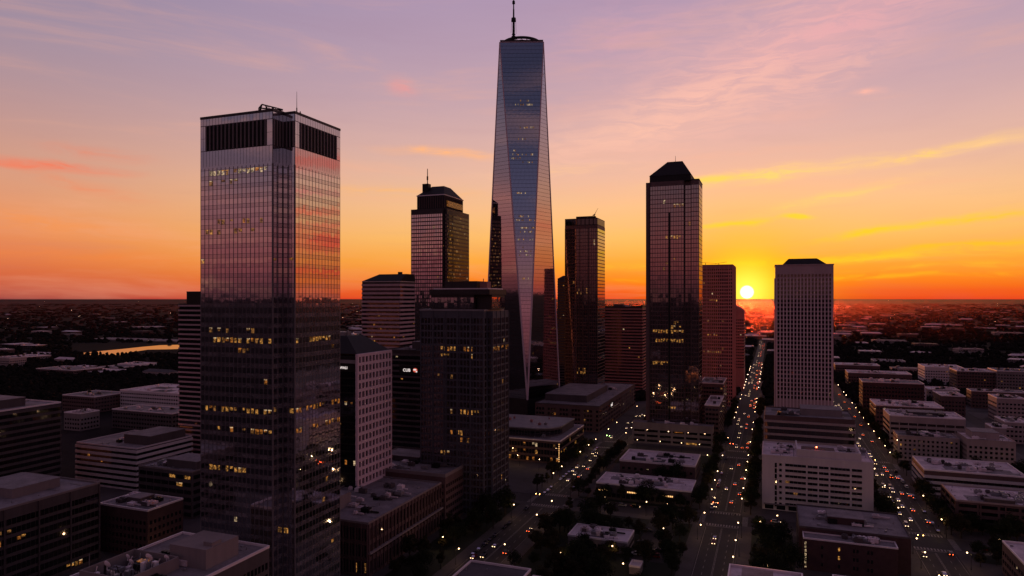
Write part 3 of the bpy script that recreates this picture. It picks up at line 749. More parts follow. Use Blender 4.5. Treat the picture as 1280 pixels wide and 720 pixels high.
# ---- 5 white punched-window slab with a dark glass side and sign
d = 361; x1, y0 = at(447, d); L = depth_to(447, 490, d); yb = y0 + L; h = height_at(443, d); x0 = x1 - 42
FOOT.append((x0, x1, y0, yb))
T = thing('white_office_tower', 'white tower with a grid of square black windows, dark glass flank and hipped top', 'tower', ((x0 + x1) / 2, (y0 + yb) / 2, 0))
q = MB(); q.box(x0, x1 - 1.4, y0 + 1.2, yb, 0, h - 1); part(T, 'wall', q, M_BLACK)
fE = Face((x1, y0), (0, 1), L)
# frame: piers and spandrels with the windows set 0.7 m back
fh = 4.65; nf = int(h / fh); nb = 10; b = (L - .8) / nb
q = MB()
for k in range(nf + 1):
    z0_ = max(0, h - (k + 0) * fh - 1.55); fbox(q, fE, 0, L, max(0, z0_), h - k * fh if k else h, 0, 0, -1.4)
part(T, 'facade_spandrels', q, M_LILAC)
for c in range(nb + 1):
    q = MB(); s = .4 + c * b; w_ = .62 if c else .95
    s0, s1 = max(0, s - w_), min(L, s + w_)
    fbox(q, fE, s0 + .001, s1 - .001, 0, h - .05, .03, 0, -1.3); part(T, 'pier', q, M_LILAC)
sg = []
for k in range(nf):
    for c in range(nb):
        q = MB(); pane(q, fE, .4 + c * b + .5, .4 + (c + 1) * b - .5, h - (k + 1) * fh - .1, h - k * fh - 1.5, -.75); sg.append((k, q))
for i, (k, q) in enumerate(sg):
    if i < 95: part(T, 'window', q, G_DARK)
rest = MB()
for k, q in sg[95:]:
    for f in q.f: rest.face([q.v[i] for i in f])
part(T, 'window', rest, G_DARK, None, 'stuff')
fS = Face((x0, y0 + 1.2), (1, 0), x1 - 1.4 - x0)
windows(T, [fS], .5, h - 6, 3.9, 1.8, .9, .3, 3.2, G_DARK, .012, {14: (.8, 2, 0, .6, .8), 25: (.7, 1, 0, .48, .55), 9: (.8, 4, 0, .75, .95), 4: (.8, 2, 0, .55, .7)}, .3)
q = MB(); q.box(x0, x1 - 1.5, y0 + .4, y0 + 1.19, h - 5.0, h - 3.2); part(T, 'canopy_band', q, M_UNIT)
sign(T, 'WALI', fS, 30.2, h - 8.1, 1.9, E_SIGNW, 'sign', .3, 'white glowing letters on the dark glass flank')
q = MB(); q.prism([(x0, y0 + 1), (x1 - 1.2, y0 + 1), (x1 - 1.2, yb - .4), (x0, yb - .4)], h + .01, h + 9, 0, [(x0 + 4, y0 + 8), (x1 - 12, y0 + 8), (x1 - 12, yb - 12), (x0 + 4, yb - 12)]); part(T, 'hipped_roof', q, M_SLATE)
q = MB(); q.box(x0 + 8, x1 - 16, y0 + 12, y0 + 18, h + 9.01, h + 11); q.tube((x1 - 15, y0 + 13, h + 9), (x1 - 15, y0 + 13, h + 12), .6, .6, 8); part(T, 'rooftop_unit', q, M_UNIT)

# ---- 6 dark block carrying the red and white sign
d = 520; xa, y0 = at(478, d); xb = xa + 62; h = height_at(438, d)
T = block('dark_office_block', 'black ribbon-windowed block with a white and red lit sign, behind the white grid tower', 'office building', xa, xb, y0, y0 + 42, h, M_DARKFRAME, 'SE', 4.1, 2.2, .96, .8, 2.5, G_DARK, .006, M_ROOFD, 3, (.3, .8, .3, .8, 6), band=M_DGREY, proud=.25, trim=M_DARKFRAME)
fS = Face((xa, y0), (1, 0), xb - xa)
q = MB(); fbox(q, fS, 15, 36, h - 17.5, h - 10.5, .5); part(T, 'sign_board', q, M_BLACK)
sign(T, 'CUB', fS, 18.2, h - 15.2, 3.1, E_SIGNW, 'sign', .62, 'white glowing sign letters')
q = MB(); s = 28.6; z = h - 14
for k in range(12):
    a, b_ = 2 * PI * k / 12, 2 * PI * (k + 1) / 12
    q.face([fS.pt(s, z, .63), fS.pt(s + 1.9 * math.cos(a), z + 1.6 * math.sin(a), .63), fS.pt(s + 1.9 * math.cos(b_), z + 1.6 * math.sin(b_), .63)])
part(T, 'sign_emblem', q, E_SIGNR, 'red glowing emblem beside the white letters')
q = MB(); q.face([fS.pt(s - 1.5, z - .2, .7), fS.pt(s + .9, z - .2, .7), fS.pt(s + .9, z + .9, .7), fS.pt(s - 1.5, z + .9, .7)]); q.face([fS.pt(s + .5, z - 1.5, .7), fS.pt(s + 1.7, z - 1.5, .7), fS.pt(s + 1.7, z - .6, .7), fS.pt(s + .5, z - .6, .7)])
part(T, 'emblem_mark', q, E_SIGNW)

# ---- 7 the dark gridded tower in front of the supertall
d = 390; xr_, y0 = at(605, d); wl = 41; nt = 4.2; L = 30; h = height_at(389, d) ; fh = 4.05
x0 = xr_ - wl; x1 = xr_; xr = xr_ + nt * .8; yb = y0 + nt + L - 4
poly = [(x0, y0), (x1, y0), (x1, y0 + nt), (xr, y0 + nt), (xr, yb), (x0, yb)]; FOOT.append((x0, xr, y0, yb))
T = thing('gridded_office_tower', 'dark gridded office tower with stepped glazed crown in front of the supertall', 'tower', ((x0 + xr) / 2, (y0 + yb) / 2, 0))
q = MB(); q.prism(poly, 0, h); part(T, 'wall', q, M_SFRAME)
fs = poly_faces(poly)[:4]
f7 = lambda py: int((H - (py - HOR) * 398 / F - .6) / fh)
rows7 = {f7(438): [(.8, 1, 0, .30, .55), (.8, 4, 0, .66, .82), (.6, 4, 3, 0, 1)], f7(444): [(.3, 1, 0, .3, .55), (.5, 1, 0, .68, .9)], f7(467): (.3, 2, 0, .25, .6), f7(476): [(.9, 3, 0, .26, .33), (.5, 2, 0, .3, .6)], f7(482): (.4, 2, 0, .28, .6), f7(478): (.4, 2, 3, .3, .7), f7(515): [(.8, 1, 0, .62, .9), (.3, 2, 0, .45, .55)],
         f7(540): (.7, 1, 0, .45, .64), f7(563): (.6, 1, 0, .28, .5), f7(545): (.4, 2, 0, .6, .9)}
windows(T, fs, .6, h - 1.2, fh, 2.15, .72, .6, 3.0, G_SMOKE, .006, rows7, .5, 0)
for f in (fs[0], fs[3]):
    for k in range(int(f.L / 8.6) + 2):
        q = MB(); s = min(max(k * f.L / (int(f.L / 8.6) + 1), .4), f.L - .4); fbox(q, f, s - .32, s + .32, .3, h - .05, .35, 0, -.1); part(T, 'pier', q, M_SFRAME)
q = MB(); q.box(x0 - .4, x1 + .3, y0 - .4, yb + .3, h + .004, h + 1.0); part(T, 'shoulder_cornice', q, M_UNIT)
# crown
cx0, cx1, cy0, cy1 = x0 + 6, x1 - 7.5, y0 + 2.5, yb - 3
q = MB(); q.box(cx0, cx1, cy0, cy1, h + 1.01, h + 9.5); part(T, 'crown_storey', q, M_DARKFRAME)
for f in faces_of(cx0, cx1, cy0, cy1, 'SE'):
    q = MB(); n = int(f.L / 2.1)
    for k in range(n):
        for j in range(2): pane(q, f, k * f.L / n + .1, (k + 1) * f.L / n - .1, h + 1.6 + j * 3.2, h + 4.6 + j * 3.2, .06, 0, .02)
    part(T, 'crown_glazing', q, G_MIRROR)
q = MB(); q.box(x1 - 7.0, xr - 1, y0 + 6, yb - 4, h + 1.01, h + 9.2); part(T, 'crown_block', q, M_DARKFRAME)
f = Face((xr - 1, y0 + 6), (0, 1), yb - y0 - 10); q = MB(); n = 8
for k in range(n):
    for j in range(2): pane(q, f, k * f.L / n + .1, (k + 1) * f.L / n - .1, h + 1.8 + j * 3.2, h + 4.8 + j * 3.2, .06, 0, .02)
part(T, 'crown_glazing', q, G_MIRROR)
q = MB(); q.box(x0 + 5, xr - .6, y0 + 1.6, yb - 2.4, h + 9.51, h + 12.6); part(T, 'crown_slab', q, M_DARKFRAME)
q = MB(); q.frame(x0 + 7, xr - 2, y0 + 3, yb - 4, h + 12.61, h + 13.3, .4); part(T, 'parapet', q, M_TRIM)
q = MB(); q.box(x0 + 12, x0 + 33, y0 + 8, yb - 7, h + 12.62, h + 17.5); part(T, 'penthouse', q, M_DARKFRAME)
q = MB(); q.box(x0 + 34, x0 + 38.5, y0 + 10, y0 + 16, h + 12.62, h + 17.2); q.tube((x0 + 35.5, y0 + 12, h + 17.2), (x0 + 35.5, y0 + 12, h + 19), .25, .25, 6); part(T, 'lift_housing', q, M_ROSE)

# ---- 9 slim tower with the glowing right flank, on its podium
d = 760; x1, y0 = at(747, d); wl = width_to(706, 747, d + 12); x0 = x1 - wl; L = 36; yb = y0 + L; h = height_at(281, d); fh = 3.9; FOOT.append((x0, x1, y0, yb))
T = thing('slim_glass_tower', 'slim dark glass tower with orange reflecting right flank and roof crane', 'skyscraper', ((x0 + x1) / 2, (y0 + yb) / 2, 0))
q = MB(); q.box(x0, x1, y0, yb, 0, h); part(T, 'wall', q, M_RFRAME)
fs = faces_of(x0, x1, y0, yb, 'SE')
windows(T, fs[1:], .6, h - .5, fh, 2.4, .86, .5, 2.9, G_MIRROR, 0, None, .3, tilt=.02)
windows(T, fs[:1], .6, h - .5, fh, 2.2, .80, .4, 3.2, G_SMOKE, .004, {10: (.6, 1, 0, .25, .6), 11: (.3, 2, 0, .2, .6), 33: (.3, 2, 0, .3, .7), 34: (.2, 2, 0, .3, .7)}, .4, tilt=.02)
for k in range(7):
    q = MB(); s = [.4, 7.2, 14, 17.5, 21, 27.5, wl - .4][k]; fbox(q, fs[0], s - .35, s + .35, .3, h * (.70 if k in (2, 4) else .985), .5, 0, -.1); part(T, 'pier', q, M_DARKFRAME)
q = MB(); q.box(x0, x1 - .3, y0 + .3, yb, h + .01, h + 8); part(T, 'crown_storey', q, M_SLATE)
q = MB(); f = faces_of(x0, x1 - .3, y0 + .3, yb, 'SE')
for ff in f:
    n = int(ff.L / 4.2)
    for k in range(n): pane(q, ff, k * ff.L / n + .5, (k + 1) * ff.L / n - .5, h + .8, h + 7.2, .08)
part(T, 'crown_glazing', q, G_DARK)
q = MB(); q.box(x0 + 12, x1 - 6, y0 + 4, yb - 8, h + 8.01, h + 10.6); part(T, 'penthouse', q, M_SLATE)
q = MB(); kx = x1 - 5; z = h + 8
q.box(kx - 1.4, kx + 1.4, y0 + 5, y0 + 8, z, z + 2.4); q.tube((kx, y0 + 6, z + 2), (kx, y0 + 6, z + 5), .5, .5, 6); q.tube((kx - 2, y0 + 6, z + 3.2), (kx + 1, y0 + 6, z + 5), .6, .5, 6); q.tube((kx, y0 + 6, z + 4.4), (kx + 3.8, y0 + 6, z + 11), .28, .16, 6); part(T, 'roof_crane', q, M_BLACK)

# small neighbour behind it
d = 960; x0, y0 = at(697, d); h = height_at(349, d)
T = block('narrow_tower', 'narrow dark tower with clipped top, half hidden behind the slim glass tower', 'tower', x0, x0 + 24, y0, y0 + 24, h, M_DARKFRAME, 'SE', 3.8, 2.2, .92, .7, 1.8, G_DARK, .02, M_ROOFD, 1, band=M_DGREY, proud=.2, trim=M_DARKFRAME)
q = MB(); q.prism([(x0, y0), (x0 + 24, y0), (x0 + 24, y0 + 24), (x0, y0 + 24)], h + .92, h + 5, 0, [(x0 + 7, y0 + 4), (x0 + 24, y0 + 4), (x0 + 24, y0 + 20), (x0 + 7, y0 + 20)]); part(T, 'hipped_roof', q, M_SLATE)

# podium along the left avenue
T = block('podium_building', 'long low dark podium with a white sign, foot of the slim glass tower', 'commercial building', -213, -150, 622, 800, 24, M_BROWN, 'SE', 4.2, 3.0, .7, 1.0, 2.2, G_DARK, .02, M_ROOFM, 7, (.05, .72, .12, .62, 6.5), trim=M_DGREY, skip=4)
fE = Face((-150, 622), (0, 1), 178)
q = MB(); fbox(q, fE, 44, 58, 16.5, 22.5, .5); part(T, 'sign_board', q, M_BLACK)
sign(T, 'mall', fE, 46, 17.8, 4.4, E_SIGNW, 'sign', .65, 'small white lit sign on the long flank')
q = MB(); 
for k in range(10): fbox(q, fE, 100 + k * 7, 101.2 + k * 7, 4, 22, .5)
part(T, 'facade_fin', q, M_UNIT, kind='stuff')

# ---- 10 wide banded block on the left of the square-hatted tower
d = 900; xr, y0 = at(803, d); wl = width_to(750, 803, d + 19); h = height_at(384, d)
T = block('wide_banded_block', 'wide dark red banded office block between the slim tower and the mansard tower', 'office building', xr - wl, xr, y0, y0 + 34, h, M_DARKFRAME, 'SE', 4.1, 2.5, .96, .6, 1.9, G_DARK, .004, M_ROOFD, 2, (.28, .5, .3, .7, 3.5), band=M_ROSE, proud=.35, trim=M_SLATE)

# ---- 11 mansard-topped glass tower on a pale podium
d = 600; xa, y0 = at(807, d); h = height_at(224, d); fh = 3.9
X = lambda px: xa + width_to(807, px, d)
pa, pb, pc, pd = X(812), X(855.5), X(863.5), X(873.5)
poly = [(pa, y0), (pb, y0), (pb, y0 + 3.5), (pc, y0 + 3.5), (pc, y0 + 1.6), (pd, y0 + 1.6), (pd, y0 + 32), (xa, y0 + 32), (xa, y0 + 1.6), (pa, y0 + 1.6)]
T = thing('mansard_tower', 'tall dark glass tower with black mansard roof, left of the setting sun', 'skyscraper', ((xa + pd) / 2, y0 + 20, 0))
FOOT.append((xa, pd, y0, y0 + 40))
q = MB(); q.prism(poly, 0, h - 3); part(T, 'wall', q, M_RFRAME)
fs = poly_faces(poly)
f11 = lambda py: int((H - (py - HOR) * 598 / F - .6) / fh)
rows11 = {f11(258): (.55, 2, 0, .65, 1), f11(300): (.85, 1, 0, .45, .85), f11(331): (.2, 2, 0, .3, .9), f11(403): (.5, 2, 0, .6, .9), f11(407): (.7, 1, 0, .6, 1), f11(413): (.95, 1, 0, .05, 1), f11(426): (.95, 1, 0, .1, 1), f11(453): (.95, 1, 0, .05, .52), f11(508): (.8, 1, 0, .5, .7)}
windows(T, [fs[0], fs[9], fs[2], fs[4], fs[5], fs[1]], .6, h - 4.5, fh, 2.3, .86, .4, 3.3, G_BRONZE, .004, rows11, .3, tilt=.02)
q = MB(); fbox(q, fs[0], 16.4, 17.8, 20, height_at(267, d), .8); part(T, 'facade_fin', q, M_BLACK)
for s in (.35, fs[0].L - .35):
    q = MB(); fbox(q, fs[0], s - .3, s + .3, .3, h - 3.1, .45, 0, -.1); part(T, 'pier', q, M_DARKFRAME)
q = MB(); q.box(pa, pc, y0 + .0, y0 + 31, h - 2.99, h + 2.2); part(T, 'attic_storey', q, M_SLATE)
q = MB(); q.prism([(pa - .4, y0 - .4), (pc + .4, y0 - .4), (pc + .4, y0 + 31.4), (pa - .4, y0 + 31.4)], h + 2.21, h + 15.5, 0, [(X(832.5), y0 + 9), (X(851.5), y0 + 9), (X(851.5), y0 + 23), (X(832.5), y0 + 23)]); part(T, 'mansard_roof', q, M_SLATE)
q = MB(); q.tube((X(842), y0 + 12, h + 15.4), (X(842), y0 + 12, h + 21), .22, .12, 6); part(T, 'antenna', q, M_BLACK)
q = MB(); q.prism([(pc + .2, y0 + 1.4), (pd + .2, y0 + 1.4), (pd + .2, y0 + 32), (pc + .2, y0 + 32)], h - 2.98, h - 2); part(T, 'roof', q, M_ROOFD)

T = block('pale_podium', 'pale grey podium with stacked balconies at the foot of the mansard tower', 'podium', -113, -46, 590, 600.0, 17.5, M_GREY, 'SE', 4.2, 11, .84, 1.3, 1.9, G_DARK, .02, M_ROOFM, 3, None, band=None, rows={0: (1, 1, 0, .55, .75), 2: (1, 4, 0, .45, .60)}, trim=M_GREY)
FOOT.append((-113, -43, 590, 660))
T = block('terrace_block', 'stepped terrace block on the right side of the mansard tower foot', 'office building', -54, -42, 606, 668, 33, M_BROWN, 'SE', 3.9, 2.6, .8, 1.0, 1.9, G_DARK, .03, M_ROOFP, 3, trim=M_TRIM)
T = block('brick_block', 'dark brick block beside the avenue, below the rosy lattice tower', 'office building', -66, -44, 690, 740, 42, M_BROWN, 'SE', 3.9, 2.6, .8, 1.0, 1.9, G_DARK, .03, M_ROOFM, 3)

# ---- 20 rosy lattice tower beside the sun
d = 800; x0, y0 = at(878, d); wl = width_to(878, 906, d); x1 = x0 + wl; h = height_at(332, d); yb = y0 + 62
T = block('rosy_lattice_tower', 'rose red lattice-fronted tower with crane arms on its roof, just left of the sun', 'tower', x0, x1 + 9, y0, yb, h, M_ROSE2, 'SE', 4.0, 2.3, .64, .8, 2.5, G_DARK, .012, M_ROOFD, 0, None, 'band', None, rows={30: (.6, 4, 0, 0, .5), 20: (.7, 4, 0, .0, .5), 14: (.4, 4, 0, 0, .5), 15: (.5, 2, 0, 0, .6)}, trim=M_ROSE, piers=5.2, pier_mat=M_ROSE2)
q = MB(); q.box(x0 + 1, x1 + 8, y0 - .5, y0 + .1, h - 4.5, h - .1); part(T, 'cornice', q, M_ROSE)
q = MB(); z = h + .9
q.tube((x0 + 3, y0 + 6, z), (x0 + 3, y0 + 6, z + 2.6), .3, .3, 6); q.tube((x0 - 3, y0 + 6, z + 3.2), (x0 + 15, y0 + 6, z + 1.6), .2, .2, 6); q.tube((x0 + 18, y0 + 6, z), (x0 + 18, y0 + 6, z + 1.6), .3, .3, 6); q.tube((x0 + 14, y0 + 6, z + 1.4), (x0 + 27, y0 + 6, z + 3.2), .2, .2, 6); part(T, 'roof_crane', q, M_BLACK)
d = 930; xa, ya = at(909, d); wb = width_to(909, 930, d); h = height_at(392, d)
FOOT.append((xa, xa + wb, ya, ya + 40))
T = thing('sloped_top_tower', 'red brown slab with a sloping top, against the glow at the left of the sun', 'tower', (xa + wb / 2, ya + 20, 0))
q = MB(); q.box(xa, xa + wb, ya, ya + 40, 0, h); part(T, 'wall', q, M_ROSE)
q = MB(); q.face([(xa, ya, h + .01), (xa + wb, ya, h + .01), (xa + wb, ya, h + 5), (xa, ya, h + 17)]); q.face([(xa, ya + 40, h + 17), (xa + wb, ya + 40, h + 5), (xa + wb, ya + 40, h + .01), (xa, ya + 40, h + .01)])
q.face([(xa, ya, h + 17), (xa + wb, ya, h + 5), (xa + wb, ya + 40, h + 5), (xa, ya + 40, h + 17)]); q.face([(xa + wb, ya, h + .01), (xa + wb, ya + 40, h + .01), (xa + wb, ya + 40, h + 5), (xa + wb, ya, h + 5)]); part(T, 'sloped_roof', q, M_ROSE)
windows(T, faces_of(xa, xa + wb, ya, ya + 40, 'SE'), 30, h - 4, 4.0, 2.6, .8, .9, 1.6, G_DARK, .01)

# ---- 19 tall ribbed concrete tower right of the sun
d = 610; x0, y0 = at(969, d); wl = width_to(969, 1042, d); x1 = x0 + wl; h = height_at(332, d); L = 42
FOOT.append((x0, x1, y0, y0 + L))
T = thing('ribbed_concrete_tower', 'pale ribbed concrete tower with low hipped cap, right of the setting sun', 'skyscraper', ((x0 + x1) / 2, y0 + L / 2, 0))
q = MB(); q.box(x0, x1, y0, y0 + L, 0, h); part(T, 'wall', q, M_PINK)
fs = faces_of(x0, x1, y0, y0 + L, 'SW'); fh = 3.72; nf = 29; zt_ = h - 7.5; nb = 16
singles = []
for fi, f in enumerate(fs):
    n = nb if fi == 0 else 14; b = (f.L - 2.6) / n
    for k in range(nf + 1):
        for c in range(n):
            q = MB(); s = 1.3 + c * b; za = zt_ - (k + 1) * fh + (0 if k else 0)
            pane(q, f, s + .52, s + b - .52, za + .8, za + 3.3, .03, 1 if R.random() < .006 else 0); singles.append((fi, k, q))
    for c in range(n + 1):
        q = MB(); s = 1.3 + c * b; fbox(q, f, s - .46, s + .46, 2, zt_ - fh - .1, .75, 0, -.05); part(T, 'pier', q, M_LILAC)
i = 0; rest = MB()
for fi, k, q in sorted(singles, key=lambda a: (a[0], a[1])):
    i += 1
    if i <= 96: part(T, 'window', q, [G_DARK, L_DIM])
    else:
        for f in q.f: rest.face([q.v[j] for j in f])
part(T, 'window', rest, G_DARK, None, 'stuff')
q = MB(); q.box(x0 - .5, x1 + .5, y0 - .5, y0 + L + .5, h + .004, h + .8); part(T, 'cornice', q, M_PINK)
Xp = lambda px: x0 + width_to(969, px, d)
q = MB(); q.prism([(Xp(978), y0 + 4), (Xp(1034), y0 + 4), (Xp(1034), y0 + 36), (Xp(978), y0 + 36)], h + .81, h + 6.4, 0, [(Xp(986), y0 + 10), (Xp(1022), y0 + 10), (Xp(1022), y0 + 30), (Xp(986), y0 + 30)]); part(T, 'hipped_roof', q, M_SLATE)

# ---- 18 banded block in front of it
T = block('long_banded_block', 'long dark block with pale horizontal bands in front of the ribbed concrete tower', 'office building', -5, 53, 520, 562, 41, M_BROWN, 'SEW', 4.6, 3, .97, 1.2, 2.9, G_DARK, .003, M_ROOFM, 7, (.42, .88, .3, .8, 4.5), band=M_CREAM, proud=.5, trim=M_BROWN, pmat=M_GREY)
# ---- 17 white ribbon-window block
T = thing('white_office_block', 'white office block with rows of black ribbon windows and a rooftop plant screen', 'office building', (24, 452, 0))
x0, x1, y0, yb, h = -5.5, 53.5, 432, 472, 31.5; FOOT.append((x0, x1, y0, yb))
q = MB(); q.box(x0, x1, y0, yb, 0, h); part(T, 'wall', q, M_WHITE)
fS, fW, fE = faces_of(x0, x1, y0, yb, 'SWE'); fh = 3.3
for k in range(8):
    mb = MB(); z = h - 5.0 - k * fh
    for s0, s1 in ((12.7, 24), (24.8, 30.2), (30.8, 36), (36.8, 47), (47.9, 53.2)): 
        n = max(2, int((s1 - s0) / 1.9))
        for c in range(n): pane(mb, fS, s0 + (s1 - s0) * c / n + .04, s0 + (s1 - s0) * (c + 1) / n - .04, z, z + 1.45, .05, 2 if R.random() < .01 else 0)
    part(T, 'window_band', mb, WINSET(G_DARK))
    q = MB(); fbox(q, fS, 12.4, 53.5, z - .32, z - .05, .35); part(T, 'window_sill', q, M_WHITE)
    for s in (10.1,):
        mb = MB(); pane(mb, fS, s - .7, s + .8, z - .1, z + 1.4, .05); part(T, 'window', mb, G_DARK)
    mb = MB(); pane(mb, fS, 7.0, 8.2, z - 1.2, z + 1.5, .05); part(T, 'stair_window', mb, G_DARK)
mb = MB()
for k in range(9):
    s = 1.5 + k * 6.5; pane(mb, fS, s, s + 4.8, .6, 3.1, .05, 1 if k == 5 else 0)
part(T, 'shop_front', mb, WINSET(G_DARK))
windows(T, [fW, fE], .6, h - 3, 3.3, 3, .85, .9, 1.5, G_DARK, .01)
q = MB(); fbox(q, fS, 1, 58, 3.5, 3.9, 1.8); part(T, 'entrance_canopy', q, M_GREY)
roof(T, x0, x1, y0, yb, h, M_ROOFP, 1.0, M_WHITE)
q = MB(); q.box(x0 + 19, x1 - 6, y0 + 1.2, y0 + 2.0, h + .13, h + 5.2); q.box(x0 + 19, x0 + 19.8, y0 + 2.01, yb - 12, h + .13, h + 5.2); q.box(x1 - 6.8, x1 - 6, y0 + 2.01, yb - 12, h + .13, h + 5.2); part(T, 'plant_screen', q, M_WHITE)
q = MB(); q.box(x0 + 22, x0 + 40, y0 + 6, y0 + 18, h + .13, h + 4); part(T, 'penthouse', q, M_BROWN)
rooftop(T, x0 + 1, x0 + 18, y0 + 2, yb - 2, h + .12, 4); rooftop(T, x1 - 20, x1, y0 + 14, yb, h + .12, 3)
q = MB(); q.tube((x0 + 17.5, y0 + 3, h + .1), (x0 + 17.5, y0 + 3, h + 8), .14, .1, 6); part(T, 'antenna', q, M_BLACK)
q = MB(); q.tube((x0 + 30, y0 + 8, h + 4), (x0 + 30, y0 + 8, h + 5.6), .08, .08, 6); l_ = part(T, 'beacon_post', q, M_BLACK)
q = MB(); q.tube((x0 + 30, y0 + 8, h + 5.6), (x0 + 30, y0 + 8, h + 6.1), .3, .3, 8); part(T, 'beacon', q, E_RED)

# ---- 16 red brick building in front
x0, x1, y0, yb = 12, 58.5, 342, 388; FOOT.append((x0, x1, y0, yb))
T = thing('red_brick_building', 'dark red brick building with stepped flat roofs and lit stair windows on its left edge', 'office building', ((x0 + x1) / 2, (y0 + yb) / 2, 0))
q = MB(); q.box(x0, x1, y0 + 9, yb, 0, 16.5); part(T, 'wall', q, M_BRICK)
q = MB(); q.box(x0 + 1.5, x1 - 6.5, y0, y0 + 8.99, 0, 14.2); part(T, 'front_wing', q, M_BRICK)
roof(T, x0, x1, y0 + 9, yb, 16.5, M_ROOFM, .8, M_DGREY); roof(T, x0 + 1.5, x1 - 6.5, y0, y0 + 9.1, 14.2, M_ROOFM, .7, M_TRIM)
rooftop(T, x0, x1, y0 + 11, yb, 16.62, 7, (.28, .62, .25, .62, 3.2), pmat=M_BRICK); rooftop(T, x0 + 14, x1 - 12, y0, y0 + 9, 14.3, 4)
f = Face((x0 + 1.5, y0), (1, 0), x1 - x0 - 8)
for k in range(3):
    for s in (7.5, 14.5, 20.6, 22.0, 26.4, 27.8):
        q = MB(); pane(q, f, s, s + .8, 2.6 + k * 3.9, 4.2 + k * 3.9, .05, 1 if (s, k) in ((14.5, 2), (14.5, 1)) else 0); part(T, 'window', q, WINSET(G_DARK))
fW = Face((x0 + 1.5, y0 + 9), (0, -1), 9); fW2 = Face((x0, yb), (0, -1), yb - y0 - 9)
for k in range(7):
    q = MB(); pane(q, f, .5, 1.3, 1.2 + k * 1.75, 2.5 + k * 1.75, .05, 3); part(T, 'stair_window', q, WINSET(G_DARK), 'lit stair window')
windows(T, [fW2, Face((x1, y0 + 9), (0, 1), yb - y0 - 9)], .6, 15, 3.9, 3.6, .5, 1.0, 1.8, G_DARK, .02)

# ================================================================== the rest of downtown
# low-rise pair on the left avenue
T = block('fluted_low_building', 'brown low building with vertical ribs and cluttered roof, foot of the white grid tower', 'commercial building', -214, -168.5, 262, 334, 24, M_BROWN, 'SE', 7.4, 1.6, .6, 1.1, 5.4, G_DARK, .004, M_ROOFM, 12, (.08, .48, .02, .3, 6.5), trim=M_GREY, piers=3.2, pier_mat=M_BROWN, rows={0: (.5, 1, 0, .8, 1)}, pmat=M_GREY)
q = MB(); q.box(-168.4, -167.2, 262, 334, 10.6, 11.4); part(T, 'string_course', q, M_GREY)
T = block('flat_low_building', 'plain grey brown low building with recessed roof deck, next to the ribbed low building', 'commercial building', -226, -167.0, 336, 384, 27, M_BROWN, 'SE', 3.9, 2.6, .62, 1.0, 1.9, G_DARK, .004, M_ROOFM, 9, (.1, .5, .5, .85, 3), trim=M_GREY, ph=1.8)
# curved terrace building
T = block('terrace_building', 'low building with curved upper storey, roof terrace and lit shop windows on the avenue', 'commercial building', -222, -149, 492, 562, 17, M_BROWN, 'SE', 5.2, 2.4, .86, 1.0, 3.4, G_DARK, .07, M_ROOFM, 3, rows={0: [(.3, 4, 0, .3, 1), (.2, 2, 1, 0, .4)], 1: (.08, 2, 0, .3, 1)}, trim=M_TRIM)
cur = [(-222, 502)] + [(-176 + 20 * math.sin(a), 522 - 20 * math.cos(a)) for a in [k * PI / 16 for k in range(0, 9)]] + [(-156, 556), (-222, 556)]
q = MB(); q.prism(cur, 17.13, 23.5); part(T, 'upper_storey', q, M_DGREY)
q = MB()
for f in poly_faces(cur)[:9]:
    n = max(1, int(f.L / 2.4))
    for k in range(n): pane(q, f, k * f.L / n + .2, (k + 1) * f.L / n - .2, 18.2, 21.8, .06, 1 if R.random() < .05 else 0)
part(T, 'window_band', q, WINSET(G_DARK))
q = MB(); q.prism([(x * 1 + (1.2 if x > -200 else 0), y - 1.2) for x, y in cur], 23.51, 24.4); part(T, 'roof_slab', q, M_UNIT)
for k in range(12):
    q = MB(); ux, uy = R.uniform(-220, -168), R.uniform(512, 548); s = R.uniform(.8, 2.4); q.box(ux, ux + s, uy, uy + s * 1.2, 24.41, 24.41 + R.uniform(.8, 2.2)); q.tube((ux + s / 2, uy + .4, 25), (ux + s / 2, uy + .4, 27), .25, .2, 6); part(T, 'rooftop_unit', q, R.choice((M_UNIT, M_ROSE)))
q = MB(); fE = Face((-149, 492), (0, 1), 70); fS_ = Face((-222, 492), (1, 0), 73)
for k in range(9): q.face([fS_.pt(72.2, 2 + k * 1.6, .12), fS_.pt(72.7, 2 + k * 1.6, .12), fS_.pt(72.7, 2.9 + k * 1.6, .12), fS_.pt(72.2, 2.9 + k * 1.6, .12)])
part(T, 'string_light', q, E_STRING, 'column of warm lights on the corner', 'stuff')
# small buildings between the avenues
T = block('white_roof_pavilion', 'single-storey pavilion with a bright pale flat roof among dark trees', 'pavilion', -96, -66, 331, 349, 5.5, M_GREY, 'SEW', 3.6, 3, .7, .9, 1.8, G_DARK, .02, M_ROOFP, 6, trim=M_TRIM, rmat=M_WHITE) if False else block('white_roof_pavilion', 'single-storey pavilion with a bright pale flat roof among dark trees', 'pavilion', -96, -66, 331, 349, 5.5, M_GREY, 'SEW', 3.6, 3, .7, .9, 1.8, G_DARK, .02, M_WHITE, 6)
T = block('small_kiosk', 'tiny kiosk with a square pale roof beside the parking lot', 'kiosk', -60.5, -55.5, 308, 315, 3.4, M_GREY, 'SEW', 2.6, 2.2, .7, .6, 1.6, G_DARK, 0, M_WHITE, 0)
T = block('lit_shop_row', 'low shop row with cluttered pale roof and three lit shop signs', 'shop building', -103, -45, 419, 446, 9, M_DGREY, 'SEW', 4.2, 3, .8, .8, 2.6, G_DARK, .0, M_ROOFP, 12, trim=M_TRIM)
fS = Face((-103, 419), (1, 0), 58)
